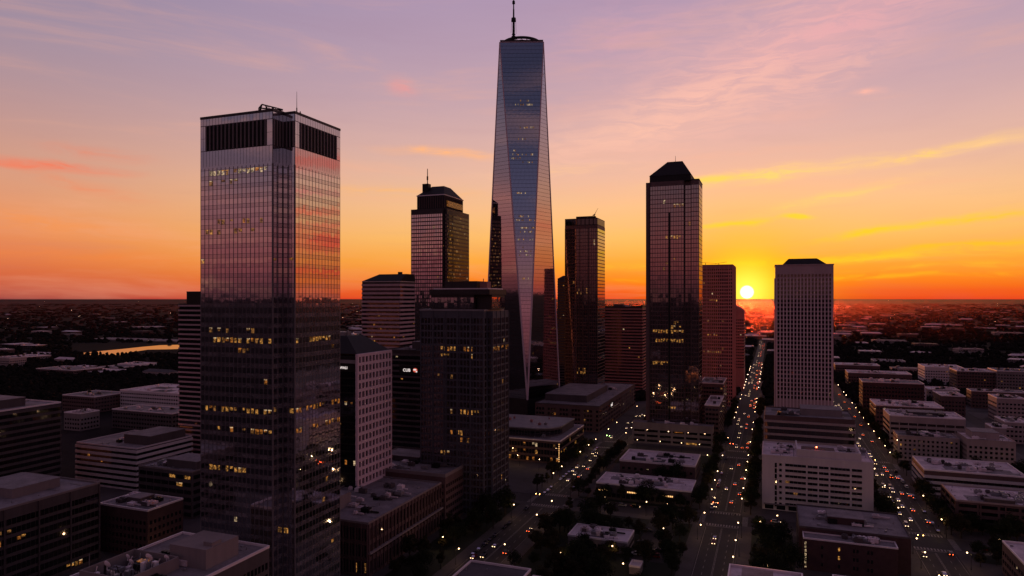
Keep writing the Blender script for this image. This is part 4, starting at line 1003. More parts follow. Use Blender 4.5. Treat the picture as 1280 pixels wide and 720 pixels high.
for s, w_ in ((1.5, 7), (19.5, 6), (41, 6.5)):
    q = MB()
    for k in range(6): q.face([fS.pt(s + k * w_ / 6, 5.0, .14), fS.pt(s + k * w_ / 6 + w_ / 9, 5.0, .14), fS.pt(s + k * w_ / 6 + w_ / 9, 5.9, .14), fS.pt(s + k * w_ / 6, 5.9, .14)])
    part(T, 'lit_sign', q, E_STRING)
T = block('flat_hall', 'plain low hall with a rimmed pinkish flat roof behind the shop row', 'hall', -99, -48, 470, 505, 12, M_BROWN, 'SEW', 4.6, 4, .4, 1.6, 1.6, G_DARK, .01, M_ROOFP, 5, trim=M_TRIM, ph=1.3)
# bottom edge
block('bottom_edge_building', 'dark flat roof with raised rim cut by the bottom edge, left of the middle avenue', 'office building', -111, -86, 170, 246, 21, M_DGREY, 'SEW', 3.8, 3, .8, 1, 1.8, G_DARK, .02, M_ROOFD, 6)
block('bottom_edge_annexe', 'small grey roof beside the bottom edge roof, nearer the trees', 'office building', -84, -66, 180, 243, 20, M_DGREY, 'SEW', 3.8, 3, .8, 1, 1.8, G_DARK, .02, M_ROOFM, 4)
block('avenue_corner_building', 'cut-off building with pale plant-covered roof at the bottom, between central and right avenues', 'office building', -13, 9, 150, 235, 37, M_GREY, 'SEW', 3.8, 3, .8, 1, 1.8, G_DARK, .02, M_ROOFP, 8, (.2, .6, .6, .9, 3))
block('rimmed_roof_building', 'cut-off building with a bright rimmed roof in front of the red brick building', 'office building', 22, 51, 170, 293, 16, M_GREY, 'SEW', 3.8, 3, .8, 1, 1.8, G_DARK, .02, M_ROOFM, 8, (.2, .7, .7, .95, 2.4), ph=1.5)
# near left corner
x0, x1, yb = -200, -161, 189
T = block('foreground_office_block', 'foreground office block with satellite dishes and ducts on its roof, foot of the mirror tower', 'office building', x0, x1, 118, yb, 39.5, M_DGREY, 'SE', 3.9, 1.7, .66, .8, 2.3, G_DARK, .008, M_ROOFM, 5, None, trim=M_TRIM, pmat=M_DGREY)
q = MB(); q.box(x1 - 20, x1 - 5, yb - 23, yb - 9, 39.63, 46.0); q.box(x1 - 9, x1 - 5.5, yb - 20, yb - 16, 46.0, 47.2); part(T, 'penthouse', q, M_GREY)
q = MB(); q.frame(x1 - 33, x1 - 14, yb - 44, yb - 25, 39.63, 43.5, .4); part(T, 'plant_screen', q, M_GREY)
for k in range(26):
    ux, uy = R.uniform(x1 - 31, x1 - 18), R.uniform(yb - 42, yb - 28); s = R.uniform(.5, 1.8); q = MB()
    q.box(ux, ux + s, uy, uy + s * R.uniform(.6, 1.8), 39.63, 39.63 + R.uniform(1.2, 4.4)); q.tube((ux + s / 2, uy + .3, 41), (ux + s / 2 + R.uniform(-2, 2), uy + R.uniform(-1, 2), 44.2), .12, .12, 6)
    part(T, 'rooftop_unit', q, R.choice((M_UNIT, M_TRIM, M_DARKFRAME)))
def dish(root, x, y, z, r):
    q = MB(); q.tube((x, y, z), (x, y, z + r * 1.2), .14, .12, 6); n = 12
    for ring in range(3):
        r0, r1 = r * ring / 3, r * (ring + 1) / 3
        for k in range(n):
            a, b = 2 * PI * k / n, 2 * PI * (k + 1) / n
            P_ = lambda rr_, t_: (x + rr_ * math.cos(t_), y - .25 * r + .35 * rr_ * rr_ / r - .3 * rr_ * math.sin(t_), z + r * 1.5 + rr_ * math.sin(t_) * .9)
            q.face([P_(r0, a), P_(r1, a), P_(r1, b), P_(r0, b)])
    part(root, 'satellite_dish', q, M_TRIM)
for (a, b, r) in ((-29, -38, 1.3), (-25, -33, 1.0), (-21, -30, 1.5), (-30, -30, .9), (-17, -27, 1.1)): dish(T, x1 + a, yb + b, 41.8, r)
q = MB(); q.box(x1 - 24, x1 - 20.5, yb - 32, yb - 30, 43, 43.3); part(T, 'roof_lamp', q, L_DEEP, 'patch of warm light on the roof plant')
q = MB(); q.tube((x0 + 5, yb - 40, 39.6), (x0 + 5, yb - 40, 47), .12, .08, 6); part(T, 'antenna', q, M_UNIT)

block('left_edge_dark_block', 'dark banded block with a stepped roof at the left edge, farther one', 'office building', -470, -419, 150, 301, 59, M_DARKFRAME, 'SE', 3.8, 2.4, .95, .8, 2.1, G_DARK, .002, M_ROOFM, 4, (.2, .8, .55, .9, 5), band=M_DGREY, proud=.3, trim=M_TRIM)
T = block('left_corner_block', 'dark block with broad gridded windows and rooftop plant at the lower left corner', 'office building', -352, -300, 90, 234.5, 36.5, M_DGREY, 'SE', 4.0, 2.0, .9, 1.0, 2.5, G_DARK, .004, M_ROOFM, 9, (.25, .75, .78, .93, 4), piers=14, pier_mat=M_DGREY, rows={5: (.5, 4, 1, .66, .76), 4: (.4, 2, 1, .55, .6), 2: (.3, 4, 1, .4, .45), 0: (.4, 1, 1, .88, .96), 6: (.25, 2, 1, .64, .8)}, trim=M_GREY, pmat=M_GREY)
block('brick_corner_block', 'square dark brick block with pale flat roof, left foot of the mirror tower', 'office building', -311, -279, 243, 264, 23, M_BRICK, 'SE', 3.7, 2.6, .5, 1, 1.7, G_DARK, .012, M_ROOFM, 7, (.35, .62, .3, .7, 3), trim=M_TRIM)
T = block('white_banded_block', 'white banded office block with long wing and dark corner, left of the mirror tower', 'office building', -440, -385, 327, 372, 27, M_DARKFRAME, 'SE', 3.6, 2.4, .95, .6, 1.7, G_DARK, .004, M_ROOFM, 4, (.55, .98, .25, .9, 6), band=M_WHITE, proud=.6, trim=M_WHITE)
block('grey_service_block', 'grey low block with blank upper wall, left foot of the mirror tower', 'office building', -347, -306, 296, 322, 26.5, M_DGREY, 'SE', 4.2, 6, .9, .8, 2.2, G_DARK, .0, M_ROOFM, 4, (.4, .95, .2, .8, 4.5), rows={5: (.3, 1, 0, .5, .9), 4: (.3, 1, 0, .6, .8)}, trim=M_GREY)
x0, y0 = at(224, 505)
block('dark_striped_tower', 'dark tower with thin pale stripes partly hidden behind the left edge of the mirror tower', 'tower', x0, x0 + 40, y0, y0 + 30, height_at(364, 500) - 10, M_BLACK, 'SE', 3.5, 2.4, .96, .7, 2.2, G_DARK, .001, M_ROOFD, 5, (.1, .9, .1, .9, 9.5), band=M_PINK, proud=.45, trim=M_BLACK, pmat=M_BLACK)

# ---- hand-placed low-rise to the right of the right avenue
def far_block(name, label, cat, px0, px1, ytop, d, L=30, **kw):
    x0, y0 = at(px0, d); return block(name, label, cat, x0, x0 + width_to(px0, px1, d), y0, y0 + L, max(3.5, height_at(ytop, d)), **kw)
block('wide_roof_block', 'wide white banded block with a big pale roof, across from the white office block', 'office building', 91, 146, 502, 541, 15, M_BROWN, 'SW', 3.6, 4, .96, .9, 1.7, G_DARK, .01, M_ROOFP, 8, None, band=M_WHITE, proud=.4, trim=M_TRIM)
T = block('parking_garage', 'brown parking garage with dark open decks and cluttered pale roof, at the right edge', 'parking garage', 93, 160, 430, 464, 15.5, M_BROWN, 'SW', 3.6, 10, .88, 1.3, 1.7, G_DARK, .0, M_ROOFP, 14, (.2, .4, .02, .12, 2.4), trim=M_CREAM, piers=11, pier_mat=M_BROWN)
block('right_corner_building', 'brown building with a pale roof cut by the lower right corner', 'office building', 98, 150, 290, 370, 14, M_BROWN, 'SW', 3.6, 3, .6, 1, 1.7, G_DARK, .015, M_ROOFP, 6)
block('cream_hotel', 'cream hotel with small square windows behind the wide pale roof', 'hotel', 91, 132, 600, 622, 18.5, M_CREAM, 'SW', 3.3, 3.0, .46, .9, 1.6, G_DARK, .02, M_ROOFM, 9, None, 'band', trim=M_CREAM)
T = block('cream_corner_hotel', 'cream block with a set-back roof storey at the right end of the hotel', 'hotel', 134, 164, 588, 618, 21, M_CREAM, 'SW', 3.4, 3.2, .5, .9, 1.7, G_DARK, .012, M_ROOFP, 2, (.15, .72, .2, .8, 5), trim=M_CREAM, pmat=M_CREAM)
block('grey_ribbon_block', 'pale grey block with long dark ribbon windows behind the cream hotel', 'office building', 93, 148, 654, 690, 25.5, M_CREAM, 'SW', 4.2, 7, .9, 1.0, 2.0, G_DARK, .004, M_ROOFP, 7, (.3, .8, .4, .8, 2), trim=M_TRIM)
block('flat_store', 'low store with a long cluttered flat roof behind the ribbon window block', 'store', 93, 150, 738, 780, 22, M_BROWN, 'SW', 4.2, 3, .7, 1, 2, G_DARK, .01, M_ROOFP, 8)
block('brick_long_block', 'long red brick block with a lit orange corner along the right avenue', 'office building', 93, 152, 838, 870, 33, M_BRICK, 'SW', 4.2, 3, .6, 1, 2, G_DARK, .005, M_ROOFM, 6, rows={6: (1, 1, 1, .93, 1), 5: (1, 1, 1, .93, 1), 4: (1, 1, 1, .93, 1)})
LB = [('pale_long_roof_hall', 'hall with a long bright pale roof just right of the ribbed tower', 'hall', 1044, 1100, 456, 1120, 40, M_BROWN, M_WHITE), ('brown_store_building', 'brown building with twin pale roofs above the brick long block', 'store', 1060, 1140, 466, 960, 40, M_BROWN, M_ROOFP),
      ('stepped_store', 'stepped pale store below the tree belt, right of the long bright roof', 'store', 1092, 1132, 451, 1300, 40, M_GREY, M_ROOFM), ('white_end_warehouse', 'long white ended warehouse with thin bright roof edge', 'warehouse', 1156, 1205, 459, 1000, 50, M_WHITE, M_ROOFP),
      ('brown_long_warehouse', 'long brown warehouse with two bright roof strips', 'warehouse', 1196, 1252, 464, 900, 40, M_BROWN, M_ROOFP), ('grey_tank_hall', 'tall grey hall at the right edge with a rounded tank', 'hall', 1246, 1300, 464, 880, 40, M_GREY, M_ROOFM),
      ('white_cube_house', 'small white cube building left of the pink roof', 'house', 1144, 1158, 485, 800, 20, M_WHITE, M_ROOFM), ('pink_roof_store', 'store with a bright pink flat roof in the trees', 'store', 1176, 1207, 495, 730, 40, M_BROWN, M_ROOFP),
      ('bright_edge_store', 'low store with bright thin edge left of the pink roof store', 'store', 1160, 1200, 487, 830, 30, M_GREY, M_WHITE), ('white_row_block', 'row block with white balconies and a pale wedge roof', 'apartment block', 1246, 1282, 498, 690, 30, M_CREAM, M_ROOFP),
      ('brown_row_block', 'brown row building behind the white balcony row', 'apartment block', 1214, 1285, 489, 780, 20, M_BROWN, M_ROOFM), ('edge_apartment', 'cream apartment at the right edge above the corner hotel', 'apartment block', 1256, 1290, 528, 590, 30, M_CREAM, M_ROOFP),
      ('grove_villa', 'small villa with a pale roof right of the corner hotel', 'villa', 1240, 1258, 535, 575, 20, M_CREAM, M_ROOFP)]
for nm, lb, ct, a, b, yt, d, L, wm, rm in LB: far_block(nm, lb, ct, a, b, yt, d, L, wall=wm, which='SW', rmat=rm, fh=4.0, bay=3.2, wf=.6, units=4, p_lit=.01)
# ---- left middle distance
LL = [('white_gable_warehouse', 'long white warehouse left of the striped tower', 'warehouse', 150, 232, 488, 770, 60, M_WHITE, M_ROOFP), ('arched_brick_hall', 'brown hall with tall arched bays in front of the river', 'hall', 122, 148, 459, 1180, 60, M_BROWN, M_ROOFM),
      ('white_church_hall', 'white hall with pillars right of the arched hall', 'hall', 147, 172, 455, 1220, 40, M_WHITE, M_ROOFP), ('flat_grey_depot', 'flat grey depot above the left edge block', 'depot', 0, 26, 446, 1350, 60, M_GREY, M_ROOFP),
      ('pale_apartment', 'pale apartment block at the left edge with several storeys', 'apartment block', -6, 12, 447, 1250, 30, M_CREAM, M_ROOFM), ('bright_strip_hall', 'hall with a thin bright roof strip left of the river', 'hall', 28, 50, 451, 1500, 40, M_GREY, M_WHITE),
      ('low_brown_depot', 'low brown depot between the left edge and the arched hall', 'depot', 45, 92, 461, 1120, 50, M_BROWN, M_ROOFM), ('long_low_depot', 'long depot with pale roof left of the arched hall', 'depot', 88, 124, 464, 1120, 50, M_DGREY, M_ROOFP),
      ('courtyard_block', 'small courtyard block just right of the left edge tower', 'apartment block', 78, 118, 494, 760, 40, M_BROWN, M_ROOFM), ('grey_villa', 'grey low house with pale lean-to below the courtyard block', 'house', 80, 100, 516, 650, 20, M_GREY, M_ROOFP),
      ('tree_side_store', 'low store under the trees in front of the white warehouse', 'store', 140, 215, 512, 660, 30, M_DGREY, M_ROOFM), ('river_stadium', 'stadium-like pale hall on the far river bank', 'hall', 165, 186, 412, 2900, 90, M_GREY, M_ROOFP),
      ('river_depot', 'long pale depot along the far bank of the river', 'depot', 116, 220, 425, 2050, 60, M_GREY, M_ROOFM)]
for nm, lb, ct, a, b, yt, d, L, wm, rm in LL: far_block(nm, lb, ct, a, b, yt, d, L, wall=wm, which='SE', rmat=rm, fh=4.0, bay=3.4, wf=.6, units=3, p_lit=.01)

# ================================================================== suburbs beyond: small buildings, each its own thing
def low_proto(i):
    r = random.Random(40 + i); w_, l_, h_ = r.uniform(18, 60), r.uniform(16, 40), r.uniform(5, 12)
    wall = (M_BROWN, M_GREY, M_CREAM, M_DGREY)[i % 4]; rf = (M_ROOFP, M_ROOFM, M_ROOFP, M_WHITE, M_ROOFD)[i % 5]
    q = MB(); q.box(-w_ / 2, w_ / 2, -l_ / 2, l_ / 2, 0, h_); parts = [('wall', q.mesh('low_wall', wall))]
    if i % 3 == 2:
        q = MB(); q.prism([(-w_ / 2 - .5, -l_ / 2 - .5), (w_ / 2 + .5, -l_ / 2 - .5), (w_ / 2 + .5, l_ / 2 + .5), (-w_ / 2 - .5, l_ / 2 + .5)], h_ + .01, h_ + 3.5, 0, [(-w_ / 2 + 4, -.4), (w_ / 2 - 4, -.4), (w_ / 2 - 4, .4), (-w_ / 2 + 4, .4)])
    else:
        q = MB(); q.box(-w_ / 2 + .4, w_ / 2 - .4, -l_ / 2 + .4, l_ / 2 - .4, h_ + .01, h_ + .2)
        for k in range(3): a, b = r.uniform(-w_ * .4, w_ * .3), r.uniform(-l_ * .4, l_ * .3); q.box(a, a + r.uniform(2, 5), b, b + r.uniform(2, 5), h_ + .2, h_ + r.uniform(1.2, 2.6))
    parts.append(('roof', q.mesh('low_roof', rf)))
    q = MB()
    for f in faces_of(-w_ / 2, w_ / 2, -l_ / 2, l_ / 2, 'SEW'):
        for z in range(int(h_ / 3.6)):
            n = int(f.L / 3.4)
            for k in range(n): pane(q, f, k * f.L / n + .7, (k + 1) * f.L / n - .7, 1 + z * 3.6, 2.7 + z * 3.6, .06, 1 if r.random() < .004 else 0)
    parts.append(('window_band', q.mesh('low_windows', WINSET(G_DARK))))
    return parts, max(w_, l_), w_, l_, rf
PROTOS = [low_proto(i) for i in range(15)]
SUB = []
def place_low(x, y, i, sc=1.0, rz=0.0):
    parts, sz, w_, l_, rf = PROTOS[i]
    px, py, d = proj(x, y)
    pale = rf in (M_ROOFP, M_WHITE)
    side_ = 'left of the tall mirror tower' if px < 300 else ('right of the ribbed tower' if px > 1042 else 'between the towers')
    dist = 'near the horizon' if d > 2200 else ('in the tree belt' if d > 1200 else 'just beyond downtown')
    shape = 'gabled' if i % 3 == 2 else ('pale flat' if pale else 'dull flat')
    lb = 'low building with %s roof %s, %s' % (shape, dist, side_)
    o = thing('low_building', lb, 'building', (x, y, 0), lb.replace('low building', 'low buildings'), rz); o.scale = (sc, sc, 1)
    for nm, me in parts: link(nm, me, o)
    FOOT.append((x - w_ / 2 * sc, x + w_ / 2 * sc, y - l_ / 2 * sc, y + l_ / 2 * sc)); SUB.append((x, y))
n = 0; tries = 0
while n < 150 and tries < 8000:
    tries += 1
    u = R.random(); px = R.choice((R.uniform(-20, 250), R.uniform(1030, 1300), R.uniform(1030, 1300), R.uniform(425, 455), R.uniform(925, 968)))
    py = 383 + 92 * R.random() ** 1.3
    if 380 > px > -30 and 425 < py < 450 and px > 85: continue
    d = H * F / (py - HOR)
    if d < 760: continue
    # clustered: follow a coarse noise of districts
    x, y = at(px, d)
    key = math.sin(x * .0041 + 1.3) * math.sin(y * .0031 + .4) + .4 * math.sin(x * .011) * math.cos(y * .009)
    if R.random() > .25 + .9 * max(0, key): continue
    if any(a < x < b for a, b in [(B0 - 14, B1 + 14), (C0 - 14, C1 + 14), (D0 - 14, D1 + 14)]) and y < 2500: continue
    if any(c - 20 < y < e + 20 for c, e in EW) and abs(x) < 520: continue
    i = R.randrange(15); s = 1.0 if d < 1600 else 1.5
    if not free(x, y, 8 + PROTOS[i][1] * s * .55): continue
    place_low(x, y, i, s, R.choice((0, 0, 0, .3, -.4))); n += 1

# ================================================================== street lamps
def lamp_meshes(glow):
    q = MB(); q.tube((0, 0, 0), (0, 0, 7.6), .13, .08, 6); q.tube((0, 0, 0), (0, 0, .7), .22, .18, 6)
    q2 = MB(); q2.tube((0, 0, 7.5), (1.5, 0, 8.0), .07, .06, 5)
    q3 = MB(); r = .27
    for k in range(8):
        a, b = 2 * PI * k / 8, 2 * PI * (k + 1) / 8
        ringz = [(-.9, .45), (-.35, 1.0), (.35, 1.0), (.9, .45)]
        for (h0, r0), (h1, r1) in zip(ringz, ringz[1:]):
            q3.face([(1.6 + r * r0 * math.cos(a), r * r0 * math.sin(a), 7.75 + r * h0), (1.6 + r * r0 * math.cos(b), r * r0 * math.sin(b), 7.75 + r * h0), (1.6 + r * r1 * math.cos(b), r * r1 * math.sin(b), 7.75 + r * h1), (1.6 + r * r1 * math.cos(a), r * r1 * math.sin(a), 7.75 + r * h1)])
    for h_, s_ in ((-.9, -1), (.9, 1)): q3.face([(1.6 + r * .45 * math.cos(2 * PI * k / 8), r * .45 * math.sin(2 * PI * k / 8), 7.75 + r * h_) for k in range(8)][::s_])
    return [('pole', q.mesh('lamp_pole', M_BLACK)), ('arm', q2.mesh('lamp_arm', M_BLACK)), ('lamp_globe', q3.mesh('lamp_globe', glow))]
LL_ = bpy.data.lights.new('lamp_light', 'POINT'); LL_.energy = 420; LL_.color = (1.0, .62, .30); LL_.shadow_soft_size = .25
LM = lamp_meshes(E_LAMP); LMF = lamp_meshes(E_LAMPFAR)
LN = {'B': 'left avenue', 'C': 'central avenue', 'D': 'right avenue'}
def place_lamp(x, y, rz, ms, lb):
    o = thing('street_lamp', lb, 'street lamp', (x, y, .13), lb.replace('street lamp', 'street lamps', 1), rz)
    for nm, me in ms: link(nm, me, o)
    if proj(x, y)[2] < 640:                          # the lamp also lights the kerb and the leaves round it
        l_ = bpy.data.objects.new('lamp_light', LL_); COL.objects.link(l_); l_.parent = o; l_.location = (1.6, 0, 7.2)
    return o
for key, (a, b), y1 in (('B', (B0, B1), 760), ('C', (C0, C1), 1300), ('D', (D0, D1), 1200)):
    y = 262 + R.uniform(0, 12)
    while y < y1:
        far = y > 900
        for s in (0, 1):
            if R.random() < .34: continue
            yy = y + (11 if s else 0) + R.uniform(-3, 3)
            if any(c - 2 < yy < e + 2 for c, e in EW): continue
            place_lamp(a - 1.6 if s == 0 else b + 1.6, yy, 0 if s == 0 else PI, LMF if far else LM, 'warm glowing street lamp on a black pole along the %s, %s kerb' % (LN[key], 'west' if s == 0 else 'east') if False else
                       'warm street lamp on a black pole at the %s side of the %s' % ('left' if s == 0 else 'right', LN[key]))
        y += 24 if y < 600 else 34
for (c, e) in EW[:2]:
    for x in (-105, -88, -70, -52, 0, 22, 44, 100, 130, 160, -180, -215):
        if R.random() < .8: place_lamp(x + R.uniform(-4, 4), c - 1.6, PI / 2, LM, 'warm street lamp on a black pole beside the cross street')
for x, y in [(-90, 300), (-72, 318), (-50, 352), (-104, 352), (-2, 322), (-6, 380), (5, 340), (-330, 250), (-262, 246), (-268, 238), (-150, 300), (-152, 340), (110, 384), (128, 391), (104, 478), (-158, 470), (-190, 480), (-210, 470), (-176, 478), (115, 560), (-44, 528), (-60, 300)]:
    if free(x, y, 1): place_lamp(x, y, R.uniform(0, 6), LM, 'warm street lamp on a black pole among trees between the avenues')
# far lights: floodlight masts of the suburbs
n = 0
while n < 66:
    px = R.choice((R.uniform(-10, 250), R.uniform(1045, 1290), R.uniform(1045, 1290), R.uniform(426, 452), R.uniform(932, 968), R.uniform(690, 705)))
    py = 375.5 + 70 * R.random() ** 1.7
    d = H * F / (py - HOR); x, y = at(px, d)
    if d < 800 or not free(x, y, 6): continue
    o = thing('floodlight_mast', 'tiny distant light mast glowing in the dark suburb %s' % ('left of the mirror tower' if px < 430 else 'between the towers' if px < 1000 else 'right of the ribbed tower'), 'light mast', (x, y, 0),
              'distant light masts %s' % ('left' if px < 430 else 'middle' if px < 1000 else 'right'))
    k = max(1.0, d / 1500) * R.uniform(.3, .9); o.scale = (k, k, min(k, 2.5))
    for nm, me in LMF: link(nm, me, o)
    n += 1

# ================================================================== traffic lights
def traffic_light(x, y, rz, col, lb):
    o = thing('traffic_light', lb, 'traffic light', (x, y, .13), None, rz)
    q = MB(); q.tube((0, 0, 0), (0, 0, 6), .14, .1, 6); link('pole', q.mesh('signal_pole', M_BLACK), o)
    q = MB(); q.tube((0, 0, 5.8), (6, 0, 6.2), .09, .07, 5); link('arm', q.mesh('signal_arm', M_BLACK), o)
    for ax in (3.6, 6.0):
        q = MB(); q.box(ax - .2, ax + .2, -.15, .15, 5.3, 6.5); h_ = link('signal_head', q.mesh('signal_head', M_BLACK), o)
        zz = {'red': 6.25, 'amber': 5.9, 'green': 5.55}[col]
        q = MB(); n = 8; rr_ = .17
        q.tube((ax, -.15, zz), (ax, -.30, zz), rr_, rr_, 8); link('signal_lens', q.mesh('signal_lens', {'red': E_RED, 'amber': E_AMBER, 'green': E_GREEN}[col]), h_)
for x, y, rz, c, lb in [(84.9, 412.8, PI, 'green', 'green traffic light on the right avenue, far right corner of the front crossing'), (65, 394, 0, 'amber', 'amber traffic light on the right avenue, near left corner of the front crossing'),
                        (B0 - 1, 394, 0, 'amber', 'amber traffic light on the left avenue, near left corner of the front crossing'), (B1 + 1, 413, PI, 'red', 'red traffic light on the left avenue, far right corner of the front crossing'),
                        (C0 - 1, 413, 0, 'red', 'red traffic light on the central avenue, far left corner of the front crossing'), (C1 + 1, 394, PI, 'amber', 'amber traffic light on the central avenue, near right corner of the front crossing'),
                        (C0 - 1, 585, 0, 'red', 'red traffic light on the central avenue at the second crossing'), (C1 + 1, 565, PI, 'red', 'red traffic light on the central avenue, near side of the second crossing'),
                        (D0 - 1, 565, 0, 'amber', 'amber traffic light on the right avenue at the second crossing'), (B0 - 1, 585, 0, 'green', 'green traffic light on the left avenue at the second crossing')]:
    traffic_light(x, y, rz, c, lb)

# ================================================================== cars
PAINTS = [solid('car_paint_' + n, c, .25, .3, .05, .5, .5) for n, c in (('black', (.012, .012, .014)), ('grey', (.10, .10, .11)), ('silver', (.32, .31, .33)), ('white', (.60, .58, .58)), ('red', (.20, .015, .015)))]
PN = ['black', 'grey', 'silver', 'white', 'red']
def car_meshes(kind):
    L, W, Hh = {'sedan': (4.6, 1.8, 1.42), 'suv': (4.8, 1.9, 1.75), 'van': (5.4, 2.0, 2.15)}[kind]
    prof = {'sedan': [(-2.3, .35), (-2.3, .85), (-2.15, .98), (-1.35, 1.02), (1.05, .98), (2.15, .80), (2.3, .65), (2.3, .32)], 'suv': [(-2.4, .4), (-2.4, 1.0), (-2.3, 1.08), (-1.5, 1.1), (1.05, 1.08), (2.2, .95), (2.4, .75), (2.4, .38)],
            'van': [(-2.7, .4), (-2.7, 1.15), (-2.6, 1.2), (-1.5, 1.2), (1.6, 1.15), (2.5, 1.0), (2.7, .8), (2.7, .38)]}[kind]
    cab = {'sedan': [(-1.75, 1.0), (-1.05, Hh), (.25, Hh), (1.15, .98)], 'suv': [(-2.3, 1.08), (-2.05, Hh), (.35, Hh), (1.15, 1.07)], 'van': [(-2.62, 1.2), (-2.5, Hh), (1.0, Hh), (1.85, 1.12)]}[kind]
    def extr(q, pr, w0, w1=None):
        w1 = w1 or [w0] * len(pr); n = len(pr); i = len(q.v)
        q.v += [(-a, y, z) for (y, z), a in zip(pr, w1)] + [(a, y, z) for (y, z), a in zip(pr, w1)]
        for k in range(n): q.f.append((i + k, i + (k + 1) % n, i + n + (k + 1) % n, i + n + k)); q.m.append(0)
        q.f.append(tuple(range(i + n - 1, i - 1, -1))); q.m.append(0); q.f.append(tuple(range(i + n, i + 2 * n))); q.m.append(0)
    body = MB(); extr(body, prof, W / 2)
    roof_ = [(y * .96, z + .02) for y, z in cab[1:3]]
    body.box(-W / 2 + .22, W / 2 - .22, cab[1][0], cab[2][0], Hh - .02, Hh + .05)
    gl = MB(); extr(gl, cab, W / 2 - .1, [W / 2 - .08, W / 2 - .24, W / 2 - .24, W / 2 - .08])
    def lampbox(x, y0, y1, z0, z1, w_=.24): q = MB(); q.box(x - w_, x + w_, y0, y1, z0, z1); return q
    e = prof[-1][0]; rz = prof[0][0]; zt = prof[1][1]
    hd = [lampbox(s * (W / 2 - .34), e - .12, e + .04, .60, .84, .22) for s in (-1, 1)]
    tl = [lampbox(s * (W / 2 - .26), rz - .04, rz + .10, zt - .26, zt - .02, .20) for s in (-1, 1)]
    wh = []
    for sx_ in (-1, 1):
        for yy in (-L * .29, L * .30):
            q = MB(); q.tube((sx_ * (W / 2 - .20), yy, .33), (sx_ * (W / 2 + .02), yy, .33), .33, .33, 12); wh.append(q)
    return body, gl, hd, tl, wh
CARS = {}
for kind in ('sedan', 'suv', 'van'):
    b, g, hd, tl, wh = car_meshes(kind)
    CARS[kind] = dict(body=[b.mesh(kind + '_body', p) for p in PAINTS], glass=g.mesh(kind + '_glass', G_DARK), head=[q.mesh('headlight', E_HEAD) for q in hd], tail=[q.mesh('tail_light', E_TAIL) for q in tl], headoff=[q.mesh('headlight_off', M_UNIT) for q in hd], tailoff=[q.mesh('tail_light_off', M_BRICK) for q in tl], wheel=[q.mesh('wheel', M_BLACK) for q in wh])
    for p in range(5):                              # far copies: one mesh, lights included
        for on in (0, 1):
            q = MB()
            for src, m in [(b, 0), (g, 1)] + [(x, 2) for x in hd] + [(x, 3) for x in tl] + [(x, 4) for x in wh]:
                for f in src.f: q.face([src.v[i] for i in f], m)
            CARS[kind][('one', p, on)] = q.mesh(kind + '_far', [PAINTS[p], G_DARK, E_HEAD if on else M_UNIT, E_TAIL if on else M_BRICK, M_BLACK])
NCAR = 0
def place_car(x, y, rz, on, where, zz=.01):
    global NCAR
    if NCAR >= 296: return
    NCAR += 1
    kind = R.choice(('sedan', 'sedan', 'suv', 'suv', 'van')) if R.random() < .8 else 'sedan'
    p = R.choice((0, 0, 1, 1, 2, 3, 4)); d = proj(x, y)[2]
    lb = '%s %s %s %s' % (PN[p], kind, 'with its lights on' if on else 'parked with lights off', where)
    if d < 480:
        o = thing('car', lb, 'car', (x, y, zz), '%ss %s' % (kind, where), rz); C = CARS[kind]
        link('body', C['body'][p], o); link('cabin_glass', C['glass'], o)
        for m in C['head' if on else 'headoff']: link('headlight', m, o)
        for m in C['tail' if on else 'tailoff']: link('tail_light', m, o)
        for m in C['wheel']: link('wheel', m, o)
    else:
        o = link('car', CARS[kind][('one', p, 1 if on else 0)], None, (x, y, zz)); o.rotation_euler = (0, 0, rz)
        o['label'] = lb; o['category'] = 'car'; o['group'] = '%ss %s' % (kind, where)
def street(key, a, b, y0_, y1_, n_to, n_from, park=0):
    cx_ = (a + b) / 2; used = []
    def try_(lane, y): 
        if any(l == lane and abs(y - q) < 7.0 for l, q in used): return False
        if any(c - 1 < y < e + 1 for c, e in EW[:1]): return False
        used.append((lane, y)); return True
    for k in range(n_from):                         # driving away from the camera: red tail lights
        for _ in range(20):
            y = y0_ + (y1_ - y0_) * R.random() ** 1.15; lane = R.choice((2.3, 6.2))
            if try_(lane, y): place_car(cx_ + lane, y, R.uniform(-.02, .02), True, 'driving away along the %s' % LN[key]); break
    for k in range(n_to):
        for _ in range(20):
            y = y0_ + (y1_ - y0_) * R.random() ** 1.15; lane = R.choice((-2.3, -6.2))
            if try_(lane, y): place_car(cx_ + lane, y, PI + R.uniform(-.02, .02), True, 'coming towards the camera along the %s' % LN[key]); break
street('D', D0, D1, 350, 1000, 40, 16)
street('C', C0, C1, 600, 2100, 34, 48)
street('C', C0, C1, 330, 560, 5, 5)
street('B', B0, B1, 430, 800, 20, 10)
street('B', B0, B1, 300, 412, 3, 2)
for y in range(416, 560, 7):                        # parked rows
    if R.random() < .6: place_car(B0 + 1.1, y, PI, False, 'at the left kerb of the left avenue')
    if R.random() < .5: place_car(C0 + 1.1, y, PI, False, 'at the left kerb of the central avenue')
    if R.random() < .5: place_car(D1 - 1.1, y, 0, False, 'at the right kerb of the right avenue')
for y in range(290, 388, 7):
    if R.random() < .55: place_car(B0 + 1.1, y, PI, False, 'at the left kerb of the left avenue')
for k in range(9):
    if R.random() < .7: place_car(-62 + (k % 2) * 9, 332 + (k // 2) * 9, PI / 2, False, 'in the small parking lot', .175)
for x in (-92, -84, -76, -60, 2, 18, 40, 100, 112): place_car(x, 399.5 if R.random() < .5 else 407.5, PI / 2 if R.random() < .5 else -PI / 2, R.random() < .5, 'on the front cross street')

